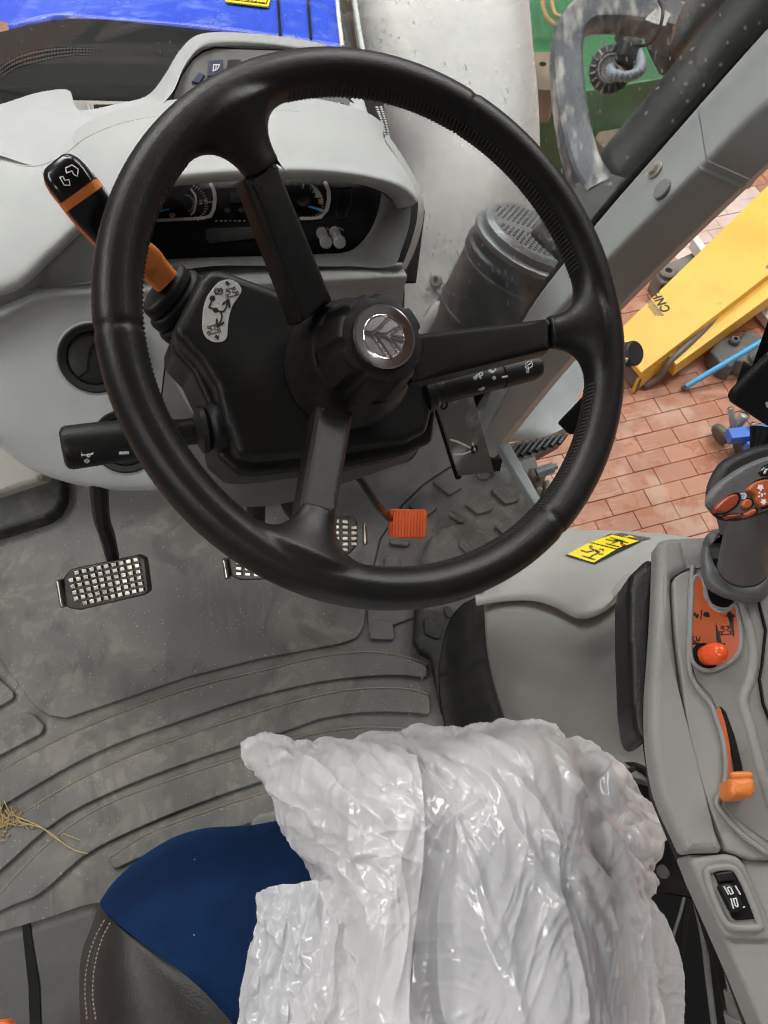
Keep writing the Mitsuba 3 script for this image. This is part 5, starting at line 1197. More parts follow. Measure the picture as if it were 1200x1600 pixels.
# ---------------------------------------------------------------- armrest console
AZ = .64
k = thing('armrest_console', 'grey armrest console with orange controls at the right edge', 'console')
L_ = [(1027, 850), (1027, 880), (1024, 960), (1019, 1040), (1016, 1085), (1017, 1150), (1028, 1225), (1040, 1262), (1058, 1300), (1073, 1332)]
Sm = [(1135, 1332), (1112, 1275), (1092, 1222), (1076, 1160), (1063, 1062), (1055, 1000), (1050, 925), (1051, 902), (1072, 888), (1100, 880), (1250, 880), (1250, 838), (1090, 838), (1050, 838), (1034, 841)]
add(k + '__outer_shell', spx([tuple(p) for p in crom(L_, 40)] + Sm, zpl(AZ), .014, .006, .003), 'arm_grey', smooth=30)
S2 = [(1137, 1329), (1114.5, 1274), (1094.5, 1221), (1078.5, 1159), (1065.5, 1061), (1057.5, 999), (1052.5, 926), (1053.5, 904), (1073, 891), (1100, 883)]
In = [(1250, 883), (1250, 1343), (1180, 1343), (1160, 1338)]
add(k + '__top_shell', spx([tuple(p) for p in crom(S2, 60)] + In, zpl(AZ - .001), .02, .0018, .001), 'arm_grey', smooth=30)
# raised rim and the dished tray inside it
tz = zpl(AZ + .0008)
rim_l = [(1082, 884), (1079, 920), (1077, 980), (1076, 1030), (1080, 1056), (1095, 1082), (1110, 1100), (1120, 1125), (1130, 1160), (1134, 1200), (1130, 1230), (1119, 1254), (1128, 1270), (1160, 1305), (1200, 1335)]
add(k + '__tray_rim', tube([on(tz, *p) for p in rim_l], .0016, 10, n=90), 'arm_grey', smooth=True)
tray = [(1084, 900), (1081, 980), (1081, 1040), (1090, 1064), (1112, 1088), (1126, 1120), (1135, 1165), (1139, 1205), (1134, 1236), (1126, 1254), (1150, 1278), (1250, 1352), (1250, 900)]
add(k + '__tray', spx(tray, zpl(AZ + .0004), .01, .0005, .004), 'arm_dirty', smooth=30)
ridge = [(1142, 880), (1150, 925), (1162, 960), (1173, 1000), (1176, 1030), (1170, 1065), (1160, 1095), (1172, 1140), (1190, 1210), (1205, 1260)]
add(k + '__tray_ridge', tube([pz(x, y, AZ - .0008) for x, y in ridge], .0036, 12, n=70), 'arm_grey', smooth=True)
add(k + '__right_seam', stroke([(1185, 940), (1196, 985), (1190, 1040), (1186, 1062), (1192, 1100), (1204, 1130)], .0012, zpl(AZ + .0012), .0012), 'black_matt', smooth=False)
# orange plate
op_ = [(1088, 900), (1094, 901), (1099, 908), (1102, 922), (1106, 938), (1114, 950), (1126, 956), (1138, 953), (1147, 945), (1150, 948), (1153, 962), (1157, 990), (1156, 1014), (1148, 1028), (1134, 1039), (1114, 1047), (1096, 1046), (1084, 1036), (1079, 1020), (1079, 980), (1081, 930), (1082, 910)]
o_pl = zpl(AZ + .0022)
add(k + '__control_plate', spx(op_, o_pl, .003, .0006, .0015, smooth=120), 'orange_plate', smooth=30)
add(k + '__control_plate__border', tube([on(zpl(AZ + .0016), *p) for p in crom(op_, 90, True)], .0016, 8, closed=True), 'arm_grey', smooth=True)
Z = lambda q: [(1060 + x / 8.571, 880 + y / 8.571) for x, y in q]
opp = zpl(AZ + .0026)
sy = [spx(Z([(680, 640), (765, 712), (735, 718), (752, 980), (740, 980), (665, 712), (635, 715)]), opp, .0004), spx(Z([(505, 800), (585, 1070), (635, 1075), (585, 1155), (495, 1080), (518, 1082), (500, 820)]), opp, .0004)]
for t_ in tractor_icon(635, 880, 1.25, .05): sy.append(stroke(Z(t_), .0003, zpl(AZ + .0023), .0004))
sy += [stroke(Z([(300, 640), (312, 636), (296, 750)]), .0005, zpl(AZ + .0023), .0004), spx(Z([(185, 690), (215, 655), (240, 660), (235, 690), (275, 680), (270, 720), (240, 735), (225, 705)]), opp, .0004), spx(Z([(330, 690), (345, 660), (400, 650), (425, 715), (380, 720), (350, 710)]), opp, .0004),
       stroke(Z([(210, 985), (190, 1000), (195, 1040), (225, 1050), (245, 1030), (240, 990)]), .0006, zpl(AZ + .0023), .0004), stroke(Z([(262, 1025), (270, 1045), (285, 990)]), .0006, zpl(AZ + .0023), .0004), stroke(Z([(195, 1076), (265, 1076)]), .0014, zpl(AZ + .0023), .0004), spx(Z([(440, 1385), (490, 1330), (490, 1370), (460, 1400)]), opp, .0004)]
add(k + '__control_plate__symbols', cat(*sy), 'print_black', smooth=False)
kc = pz(1103, 1025, AZ + .002)
add(k + '__speed_knob_well', lathe(pz(1102, 1025, AZ + .0021), (0, 0, 1), [(.0085, 0), (.0085, .0008), (0, .0008)], 32), 'black_matt', smooth=False)
kd = unit(A([.35, -.12, 1]))
add(k + '__speed_knob', tube([kc, kc + kd * .007, kc + kd * .013, kc + kd * .016], [.0066, .0068, .0058, .0035], 32), 'orange_knob', smooth=True)
add(k + '__speed_knob__pointer', slab([kc + kd * .012 + A(q) for q in ((.0, -.004, .001), (.0068, -.001, .001), (.0068, .002, .001), (.0, .005, .001))], .009, .002, .001, kd), 'orange_knob', smooth=30)
# round well beside the plate
add(k + '__cup_well', lathe(pz(1124, 930, AZ + .0012), (0, 0, 1), [(.0112, 0), (.0112, .0018), (.0098, .002), (.0095, .001), (.0094, .0007), (0, .0007)], 40), 'arm_grey', smooth=30)
add(k + '__cup_well__bottom', lathe(pz(1124, 930, AZ + .0021), (0, 0, 1), [(.0094, 0), (0, 0.0001)], 40), 'black_matt', smooth=False)
# throttle slot and tab
add(k + '__throttle_slot', spx([(1126, 1104), (1134, 1112), (1148, 1150), (1158, 1190), (1162, 1214), (1150, 1216), (1147, 1190), (1138, 1150)], zpl(AZ + .0018), .004), 'black_matt', smooth=False)
add(k + '__throttle_strip', spx([(1115, 1107), (1126, 1106), (1134, 1130), (1141, 1165), (1145, 1205), (1144, 1222), (1138, 1222), (1137, 1190), (1130, 1150)], zpl(AZ + .0022), .004, .0005), 'orange_plate', smooth=30)
tp_ = pz(1163, 1229, AZ + .012)
add(k + '__throttle_tab', slab([pz(x, y, AZ + .020) for x, y in ((1142, 1215), (1174, 1212), (1182, 1218), (1184, 1236), (1178, 1244), (1148, 1246), (1141, 1238))], .016, .004, .002), 'orange', smooth=40)
add(k + '__throttle_tab__lip', tube([pz(1147, 1212, AZ + .017), pz(1170, 1211, AZ + .017)], .0022, 10, round_caps=True), 'orange', smooth=True)
# switch bezel
bz = zpl(AZ - .004)
add(k + '__lower_shell', spx([(1074, 1335), (1134, 1334), (1165, 1342), (1250, 1346), (1250, 1650), (1212, 1650), (1188, 1598), (1160, 1530), (1132, 1468), (1108, 1415), (1092, 1380)], zpl(AZ - .006), .02, .003, .002), 'arm_grey', smooth=30)
add(k + '__switch_bezel', spx([(1077, 1341), (1135, 1333), (1152, 1336), (1164, 1348), (1200, 1430), (1212, 1464), (1206, 1470), (1140, 1468), (1133, 1464), (1108, 1414)], zpl(AZ - .002), .012, .003, .004), 'arm_grey', smooth=30)
add(k + '__switch_bezel__inner_lip', tube([pz(x, y, AZ - .0012) for x, y in crom([(1104, 1362), (1110, 1358), (1140, 1355), (1150, 1360), (1186, 1440), (1188, 1448), (1178, 1450), (1142, 1448), (1132, 1440)], 80, True)], .0022, 8, closed=True), 'arm_grey', smooth=True)
add(k + '__rocker_well', spx([(1115, 1362), (1119, 1358), (1142, 1356), (1148, 1360), (1183, 1436), (1150, 1438), (1144, 1433)], zpl(AZ - .0008), .004, .0004, .001), 'black_matt', smooth=False)
add(k + '__rocker_switch', spx([(1125, 1386), (1128, 1381), (1138, 1379), (1148, 1383), (1164, 1415), (1164, 1421), (1154, 1426), (1146, 1425), (1142, 1420)], zpl(AZ + .004), .005, .0018, .001), 'black_plastic', smooth=30)
add(k + '__rocker_switch__top', spx([(1116, 1364), (1144, 1360), (1150, 1376), (1126, 1379)], zpl(AZ + .001), .003, .001, .001), 'black_plastic', smooth=30)
Z = lambda q: [(1100 + x / 12, 1340 + y / 12) for x, y in q]
rp = zpl(AZ + .0042)
add(k + '__rocker_switch__marks', cat(*[stroke(Z(q), .0006, rp, .0004) for q in ([(375, 545), (455, 690)], [(435, 575), (470, 550), (500, 570), (548, 665), (500, 685), (435, 575)], [(590, 535), (680, 690)], [(500, 770), (550, 945)], [(545, 770), (600, 762), (635, 890), (620, 925), (585, 900), (545, 770)], [(740, 935), (755, 920)])]), 'print_grey', smooth=False)
add(k + '__black_side', slab([pz(x, y, AZ - .015) for x, y in ((1026, 858), (986, 896), (982, 922), (983, 1000), (988, 1100), (994, 1140), (1003, 1160), (1022, 1150), (1022, 1000))], .035, .006, .004), 'black_plastic', smooth=30)
add(k + '__side_skirt', slab([pz(x, y, AZ - .022) for x, y in ((1012, 1150), (1040, 1152), (1060, 1230), (1070, 1270), (1096, 1335), (1156, 1470), (1220, 1620), (1184, 1630), (1126, 1470), (1062, 1330), (1024, 1240))], .012, .006, .004), 'black_plastic', smooth=30)
# back end shell sloping away
add(k + '__front_end', loft([[pz(x, y, AZ + dz) for x, y, dz in r] for r in ([(1062, 842, .001), (1120, 840, .001), (1250, 838, .001)], [(1066, 862, .004), (1120, 860, .006), (1250, 858, .006)], [(1074, 888, .001), (1120, 886, .001), (1250, 884, .001)])], 20, 14), 'arm_grey', smooth=True)

# joystick
k = thing('control_joystick', 'dark grey armrest joystick with orange buttons on a round head', 'joystick')
jz = AZ + .004
col = lambda q, z: [pz(x, y, z) for x, y in q]
outer = [(1107, 834), (1096, 862), (1096, 888), (1104, 916), (1124, 930), (1150, 938), (1176, 942), (1194, 934), (1204, 916), (1212, 880), (1200, 840), (1150, 822)]
inner = [(1128, 834), (1113, 850), (1111, 870), (1118, 888), (1130, 902), (1150, 911), (1168, 908), (1182, 898), (1190, 884), (1192, 864), (1180, 842), (1150, 828)]
add(k + '__collar', loft([col(outer, AZ + .002), col(outer, AZ + .012), [p * .6 + q * .4 for p, q in zip(col(outer, AZ + .018), col(inner, AZ + .018))], col(inner, AZ + .016), col(inner, AZ + .002)], 72, 24, closed=True), 'joy_grey', smooth=True)
add(k + '__gaiter', slab(col(inner, AZ + .004), .003), 'black_matt', smooth=False)
add(k + '__collar_clip', spx([(1106, 836), (1116, 830), (1124, 836), (1112, 852)], zpl(AZ + .024), .01, .002, .001), 'joy_grey', smooth=30)
nk = [pd(1160, 888, .475), pd(1167, 850, .455), pd(1180, 810, .43), pd(1195, 775, .42)]
sec = [(math.cos(t), .8 * math.sin(t)) for t in np.arange(28) * 2 * math.pi / 28]
add(k + '__neck', tube(nk, [.0150, .0142, .0145, .018], 28, n=24), 'joy_grey', smooth=True)
add(k + '__neck_flap', slab([pd(1118, 808, .44), pd(1140, 812, .43), pd(1146, 838, .445), pd(1124, 836, .455)], .006, .001), 'joy_grey', smooth=30)
jp = plane3(pd(1104, 785, .365), pd(1150, 812, .37), pd(1190, 700, .388)); 
hd_ = [(1112, 775), (1113, 761), (1119, 743), (1134, 720), (1165, 703), (1200, 692), (1240, 690), (1262, 710), (1255, 760), (1225, 790), (1190, 805), (1158, 812), (1130, 808), (1116, 793)]
add(k + '__head', spx([tuple(p) for p in hd_], lift(jp, -.003), .013, .004, 0, smooth=90, draft=.009), 'rubber_black', smooth=40)
fc = [(1107, 784), (1110, 772), (1122, 757), (1145, 739), (1175, 722), (1206, 711), (1240, 708), (1250, 740), (1225, 785), (1190, 800), (1158, 808), (1128, 804), (1112, 795)]
add(k + '__face', spx(fc, jp, .008, .0025, 0, smooth=90, draft=.006), 'joy_grey', smooth=40)
Z = lambda q: [(1080 + x / 5.333, 560 + y / 5.333) for x, y in q]
def btn(q, h, mat, key, sm=40):
    g = lift(jp, .0002)
    add(k + '__button_well', spx([tuple(A(q).mean(0) + (A(p) - A(q).mean(0)) * 1.14) for p in q], g, .002, 0, 0, smooth=sm), 'black_matt', smooth=False)
    return add(k + '__' + key, spx(q, lift(jp, h), h + .002, min(.0010, h), 0, smooth=sm), mat, smooth=40)
btn(Z([(208, 1255), (235, 1210), (320, 1145), (385, 1130), (402, 1160), (385, 1215), (310, 1275), (240, 1285)]), .0016, 'orange_dark', 'thumb_button')
btn(Z([(430, 1220), (450, 1180), (490, 1170), (515, 1195), (505, 1235), (465, 1255), (438, 1245)]), .0014, 'orange_plate', 'round_button')
btn(Z([(300, 1310), (390, 1295), (425, 1295), (400, 1315), (320, 1332)]), .0010, 'orange_dark', 'edge_button')
btn(Z([(445, 1300), (480, 1275), (540, 1250), (550, 1275), (520, 1305), (470, 1322)]), .0012, 'orange_plate', 'edge_button')
pb = btn(Z([(480, 1095), (545, 1030), (660, 1010), (700, 1050), (690, 1180), (590, 1235), (550, 1190), (540, 1145)]), .0020, 'orange_plate', 'direction_button', 60)
btn(Z([(575, 945), (600, 905), (650, 885), (690, 900), (690, 960), (640, 975), (590, 970)]), .0012, 'black_gloss', 'round_button')
bp_ = lift(jp, .0023)
star = lambda cx, cy, r: [(cx + r * (1 if i % 2 == 0 else .62) * math.cos(i * math.pi / 5 + .3), cy + r * (1 if i % 2 == 0 else .62) * math.sin(i * math.pi / 5 + .3)) for i in range(10)]
add(k + '__direction_button__symbols', cat(spx(Z(star(580, 1074, 30)), bp_, .0004), spx(Z(star(605, 1194, 28)), bp_, .0004), *[spx(Z(circ(x, y, 8, 8)), bp_, .0004) for x, y in ((570, 1118), (590, 1132), (615, 1128), (566, 1150), (590, 1145))]), 'print_white', smooth=False)
fp_ = lift(jp, .0003)
add(k + '__face_symbols', cat(stroke(Z([(420, 1130), (440, 1125), (455, 1140), (440, 1170), (425, 1165)]), .0008, fp_, .0004), stroke(Z([(425, 1148), (450, 1150)]), .0008, fp_, .0004), stroke(Z([(610, 955), (625, 925), (655, 925), (660, 955)]), .0008, lift(jp, .0015), .0004)), 'print_grey', smooth=False)

k = thing('display_monitor', 'corner of a black display monitor at the right edge above the joystick', 'monitor')
mp = plane3(pd(1140, 620, .47), pd(1200, 560, .455), pd(1200, 665, .48))
add(k + '__housing', spx([(1300, 470), (1200, 556), (1145, 612), (1140, 622), (1144, 632), (1156, 640), (1200, 668), (1300, 720)], mp, .03, .004, .003, draft=.022), 'black_plastic', smooth=30)
add(k + '__screen', spx([(1300, 600), (1200, 632), (1186, 641), (1200, 652), (1300, 700)], lift(mp, .0004), .001), 'black_gloss', smooth=False)
add(k + '__port', spx([(1196, 630), (1210, 626), (1210, 634), (1198, 637)], lift(mp, .001), .001), 'print_grey', smooth=False)
add(k + '__arm', tube([pd(1230, 690, .50), pd(1186, 705, .50), pd(1196, 672, .50)], .010, 16), 'black_plastic', smooth=30)

# ---------------------------------------------------------------- dark space right of the seat
k = thing('seat_suspension', 'dark seat suspension with a black sheet for the shade between seat and armrest', 'seat base')
add(k + '__side_plate', loft(D([[(930, 1180, .74), (1000, 1200, .70), (1040, 1240, .66)], [(960, 1260, .72), (1030, 1290, .69), (1075, 1330, .65)], [(1010, 1340, .70), (1050, 1370, .68), (1100, 1400, .65)], [(1020, 1395, .70), (1060, 1400, .69), (1105, 1410, .66)]]), 24, 24, thick=.006), 'black_plastic', smooth=True)
add(k + '__bolt', lathe(pd(1036, 1362, .684), unit(CAM - pd(1036, 1362, .684)), [(.006, -.002), (.006, .001), (.004, .003), (0, .0032)], 16), 'panel_grey', smooth=30)
add(k + '__strap', spx([(972, 1205), (990, 1196), (996, 1202), (980, 1212)], zpl(.42), .004, .001), 'black_plastic', smooth=30)
add(k + '__base', loft(D([[(900, 1150, 1.0), (1050, 1150, 1.0), (1300, 1200, 1.0)], [(900, 1400, .92), (1050, 1400, .92), (1300, 1400, .92)], [(900, 1680, .85), (1050, 1680, .85), (1300, 1680, .85)]]), 12, 12), 'black_matt', smooth=True)  # black sheet standing in for the deep shade beside the seat
for q, r_, mt in (([(1072, 1392, .74), (1062, 1430, .74), (1050, 1470, .75), (1045, 1520, .76)], .0016, 'panel_grey'), ([(1078, 1395, .73), (1070, 1440, .735), (1063, 1490, .74)], .003, 'black_plastic'), ([(1085, 1400, .72), (1098, 1460, .72), (1108, 1540, .72), (1118, 1620, .72)], .003, 'panel_grey'), ([(1090, 1400, .71), (1112, 1470, .71), (1140, 1580, .71)], .006, 'black_plastic')):
    add(k + '__cable', tube([pd(*p) for p in q], r_, 10, n=30), mt, smooth=True)
for i in range(4):
    add(k + '__bracket', slab([pd(1130, 1482 + i * 34, .66), pd(1160, 1500 + i * 34, .65), pd(1178, 1540 + i * 34, .65), pd(1136, 1520 + i * 34, .66)], .006, .002), 'panel_grey' if i % 2 else 'side_grey', smooth=30)

# ---------------------------------------------------------------- seat
k = thing('driver_seat', 'dark blue fabric driver seat with a stitched black leather bolster', 'seat')
Zr = lambda rows: [[pz(*p) for p in r] for r in rows]
cush = [[(158, 1414, .40), (176, 1386, .39), (221, 1345, .38), (270, 1315, .38), (319, 1300, .38), (394, 1294, .38), (440, 1287, .38), (600, 1274, .38), (900, 1290, .38)],
        [(156, 1409, .445), (176, 1382, .44), (221, 1341, .43), (270, 1311, .43), (319, 1296, .43), (394, 1291, .43), (440, 1283, .43), (600, 1270, .43), (900, 1290, .43)],
        [(160, 1420, .467), (195, 1400, .47), (245, 1366, .468), (290, 1342, .466), (335, 1327, .465), (400, 1322, .465), (450, 1316, .465), (610, 1310, .465), (900, 1330, .46)],
        [(187, 1446, .488), (225, 1438, .490), (280, 1418, .488), (325, 1400, .486), (370, 1390, .485), (430, 1385, .485), (480, 1380, .485), (620, 1380, .485), (900, 1400, .48)],
        [(225, 1476, .493), (265, 1472, .491), (320, 1460, .487), (370, 1450, .483), (420, 1445, .48), (470, 1442, .48), (520, 1440, .48), (640, 1440, .48), (940, 1460, .48)],
        [(277, 1514, .494), (315, 1512, .489), (360, 1505, .483), (400, 1500, .48), (440, 1500, .478), (480, 1500, .478), (540, 1500, .478), (660, 1500, .478), (960, 1520, .478)],
        [(319, 1551, .494), (345, 1552, .489), (385, 1550, .483), (420, 1550, .479), (460, 1550, .477), (500, 1550, .477), (560, 1550, .477), (680, 1550, .477), (980, 1560, .477)],
        [(412, 1660, .494), (440, 1660, .488), (470, 1660, .482), (500, 1660, .478), (540, 1660, .476), (580, 1660, .476), (620, 1660, .476), (700, 1660, .476), (980, 1660, .476)]]
add(k + '__cushion', loft(Zr(cush), 90, 70), 'seat_blue', smooth=True)
bol = [[(152, 1428, .34), (140, 1462, .32), (132, 1500, .31), (130, 1555, .31), (135, 1660, .31)], [(153, 1416, .43), (146, 1442, .42), (127, 1495, .41), (124, 1551, .41), (129, 1660, .41)], [(156, 1414, .455), (154, 1448, .452), (136, 1500, .45), (132, 1553, .448), (137, 1660, .448)], [(160, 1420, .468), (172, 1455, .480), (158, 1508, .478), (156, 1560, .477), (165, 1660, .477)],
       [(162, 1422, .470), (190, 1460, .489), (196, 1512, .494), (206, 1560, .495), (240, 1660, .495)], [(165, 1426, .472), (212, 1470, .493), (240, 1512, .498), (262, 1555, .499), (320, 1660, .499)], [(187, 1446, .488), (227, 1478, .493), (278, 1515, .4945), (321, 1552, .4945), (414, 1660, .4945)]]
bm = loft(Zr(bol), 60, 60); add(k + '__bolster', bm, 'seat_leather', smooth=True)
for off_, q in ((0, [(164, 1438), (150, 1464), (137, 1508), (134, 1552), (138, 1599)]), (1, [(173, 1442), (160, 1468), (149, 1510), (146, 1556), (152, 1599)])):
    P = crom(q, 46); sg = []
    for i in range(0, 44, 2):
        h0, h1 = cast(*P[i], bm), cast(*P[i + 1], bm)
        if h0 and h1: sg.append(tube([h0[0] + h0[1] * .0002, (h0[0] + h1[0]) / 2 + h0[1] * .0008, h1[0] + h1[1] * .0002], .00045, 5))
    add(k + '__seam_thread', cat(*sg), 'thread', smooth=True)
q = crom([(168, 1440), (155, 1466), (143, 1509), (140, 1554), (145, 1620)], 40); hh = [cast(*p, bm) for p in q]
for x_, y_, r_ in ((304, 1343, .00045), (303, 1461, .0004)):
    q_ = cast(x_, y_, loft(Zr(cush), 40, 30)); m_ = trimesh.creation.icosphere(1, r_); m_.apply_translation(q_[0]); add(k + '__lint', m_, 'print_white', smooth=True)
add(k + '__bolster_piping', tube([h_[0] - h_[1] * .0006 for h_ in hh if h_], .0014, 8), 'seat_leather', smooth=True)
k = thing('seat_side_box', 'dark grey plastic box low at the bottom left beside the seat', 'box')
add(k + '__top', spx([(-80, 1478), (0, 1453), (60, 1436), (120, 1415), (152, 1408), (200, 1500), (220, 1680), (-80, 1680)], zpl(.24), .2, .012, .01), 'seat_box', smooth=40)
add(k + '__groove', spx([(34, 1446), (46, 1442), (62, 1540), (66, 1660), (48, 1660), (44, 1540)], zpl(.2415), .003, .0005), 'black_matt', smooth=False)
k = thing('orange_tab', 'tip of an orange lever in the bottom left corner', 'lever')
add(k, spx([(-10, 1594), (10, 1594), (17, 1602), (14, 1640), (-10, 1640)], zpl(.30), .012, .004, .002), 'orange_pedal', smooth=30)
k = thing('seat_adjuster', 'small grey plastic lever sticking out in front of the blue cushion', 'lever')
add(k, spx([(388, 1300), (392, 1282), (402, 1272), (436, 1264), (470, 1262), (470, 1310)], zpl(.36), .014, .004, .003), 'panel_grey', smooth=30)

# ---------------------------------------------------------------- plastic bag draped over the seat
k = thing('plastic_cover', 'crumpled translucent white plastic seat cover heaped on the seat', 'plastic sheet')


def lerp_grid(G, nu, nv):
    """Resample a grid of points (rows, columns, 3) smoothly."""
    from scipy.ndimage import map_coordinates
    i, j = np.meshgrid(np.linspace(0, G.shape[0] - 1, nv), np.linspace(0, G.shape[1] - 1, nu), indexing='ij')
    return np.stack([map_coordinates(G[..., c], [i, j], order=3, mode='nearest') for c in range(G.shape[2])], -1)


def normals(G):
    n = np.cross(np.gradient(G, axis=1), np.gradient(G, axis=0)); n /= np.linalg.norm(n, axis=-1, keepdims=True) + 1e-12
    return n if n[..., 2].mean() > 0 else -n


def sheet(rows, nu, nv, seed, gu=1.30, gv=1.07, out=.020, fine=1.0, creases=()):
    """Thin film: a sheet with more material than the shape it lies on, left to buckle into folds and creases (position based, coarse to fine)."""
    B0 = loft_grid([[pz(*p) for p in r] for r in rows], nu, nv)
    o = seed * 7.31
    P = None
    levels = [(nu // 8, nv // 8, 120, 1.0), (nu // 3, nv // 3, 80, 1.0), (nu, nv, 50, 1.004)]
    for li, (u_, v_, it, grow) in enumerate(levels):
        B = lerp_grid(B0, u_, v_); N = normals(B)
        su = np.cumsum(np.linalg.norm(np.gradient(B, axis=1), axis=-1).mean(0)); sv = np.cumsum(np.linalg.norm(np.gradient(B, axis=0), axis=-1).mean(1))
        X, Y = np.meshgrid(su, sv)
        E = np.clip(np.minimum(Y - Y.min(), np.minimum(X - X.min(), X.max() - X)) / .035, .18, 1)[..., None]
        def nz(f, g, s): return meshkit.noise(np.stack([X * f + o, Y * g + o * .7, np.full_like(X, .37)], -1), seed + s)
        if P is None:
            P = B + N * (.013 * (nz(12, 5, 1) - .35) + .007 * (nz(40, 20, 2) - .4))[..., None]
        else:
            P = lerp_grid(P, u_, v_) + N * ((.0030 if li == 1 else .0006) * (nz(70 * li, 50 * li, 3 + li) - .5))[..., None]
        w = np.clip(nz(9, 6, 20) * 2.2 - .45, 0, 1)                       # slack differs from place to place
        a = gu ** 1.0; gU = 1 + (a - 1) * (.35 + 1.1 * w); gV = 1 + (gv - 1) * (.3 + 1.5 * np.clip(nz(8, 8, 21) * 2 - .5, 0, 1))
        gU, gV = gU * (1.0 + (grow - 1) * li), gV * (1.0 + (grow - 1) * li)
        LH = np.linalg.norm(np.diff(B, axis=1), axis=-1) * (gU[:, 1:] + gU[:, :-1]) / 2
        LV = np.linalg.norm(np.diff(B, axis=0), axis=-1) * (gV[1:] + gV[:-1]) / 2
        LD = np.hypot((LH[1:] + LH[:-1]) / 2, (LV[:, 1:] + LV[:, :-1]) / 2)
        for k_ in range(it):
            C = np.zeros_like(P); W = np.zeros(P.shape[:2] + (1,))
            def con(s0, s1, L, st):
                d = P[s1] - P[s0]; l = np.linalg.norm(d, axis=-1, keepdims=True) + 1e-9
                c = d * (.5 * st * (1 - L[..., None] / l)); C[s0] += c; C[s1] -= c; W[s0] += st; W[s1] += st
            A_ = slice(None); f, b = slice(1, None), slice(None, -1)
            con((A_, b), (A_, f), LH, 1.0); con((b, A_), (f, A_), LV, 1.0)
            con((b, b), (f, f), LD, .6); con((b, f), (f, b), LD, .6)
            f2, b2 = slice(2, None), slice(None, -2)                       # a little stiffness against bending
            con((A_, b2), (A_, f2), LH[:, 1:] + LH[:, :-1], .35 if li == 0 else .2); con((b2, A_), (f2, A_), LV[1:] + LV[:-1], .35 if li == 0 else .2)
            P = P + 1.7 * C / np.maximum(W, 1e-6)
            D = P - B; h = (D * N).sum(-1, keepdims=True); tan = D - h * N
            lim = .016; tl = np.linalg.norm(tan, axis=-1, keepdims=True) + 1e-12
            tan = tan * np.minimum(1, lim / tl) * .995
            P = B + tan + N * np.clip(h * .997, -.004, out * E)
    # sharp hair creases
    rng = np.random.RandomState(seed); N = normals(P); h = np.zeros(P.shape[:2])
    su = np.cumsum(np.linalg.norm(np.gradient(B0, axis=1), axis=-1).mean(0)); sv = np.cumsum(np.linalg.norm(np.gradient(B0, axis=0), axis=-1).mean(1))
    X, Y = np.meshgrid(su, sv)
    def nzz(x, y, s): return meshkit.noise(np.stack([x + o, y + o * .7, np.full_like(x, .61)], -1), seed + s)
    for i in range(14):
        a = rng.normal(0, .5) if i % 2 else rng.uniform(-1.6, 1.6); fr = 60 + 18 * i
        c, s = math.cos(a), math.sin(a); u, v = X * c + Y * s, -X * s + Y * c
        u = u + .014 * (nzz(X * 26, Y * 26, 60 + i) - .5)
        m_ = np.clip(nzz(X * 24, Y * 20, 40 + i) * 4.0 - 1.9, 0, 1)
        h += (.18 / fr) * ((1 - abs(2 * nzz(u * fr, v * fr * .12, 10 + i) - 1)) ** 5 - .1) * m_
    h *= fine
    q = B0 - CAM; dz = q @ FW; PX, PY = 600 + FX * (q @ RT) / dz, 800 - FX * (q @ UP) / dz        # where the folds of the film run
    jx, jy = 26 * (nzz(X * 22, Y * 22, 80) - .5), 26 * (nzz(X * 22, Y * 22, 81) - .5)
    for i, L in enumerate(creases):
        C = crom(A(L), 40); best = np.full(PX.shape, 1e9); at = np.zeros(PX.shape)
        for j in range(39):
            a, b = C[j], C[j + 1]; d = b - a; t = np.clip(((PX + jx - a[0]) * d[0] + (PY + jy - a[1]) * d[1]) / (d @ d), 0, 1)
            r = np.hypot(PX + jx - a[0] - d[0] * t, PY + jy - a[1] - d[1] * t); s_ = r < best
            best = np.where(s_, r, best); at = np.where(s_, (j + t) / 39, at)
        wd = 11 + 9 * rng.random(); fade = np.clip(at * 8, 0, 1) * np.clip((1 - at) * 8, 0, 1) * (.45 + 1.1 * nzz(X * 12, Y * 12, 82 + i))
        h += (.0034 + .0020 * rng.random()) * fade * np.clip(1 - best / wd, 0, 1) ** 1.3
    P = P + N * h[..., None]
    v = P.reshape(-1, 3)
    return trimesh.Trimesh(v, face_cam(v, grid_faces(P.shape[0], P.shape[1])), process=False)


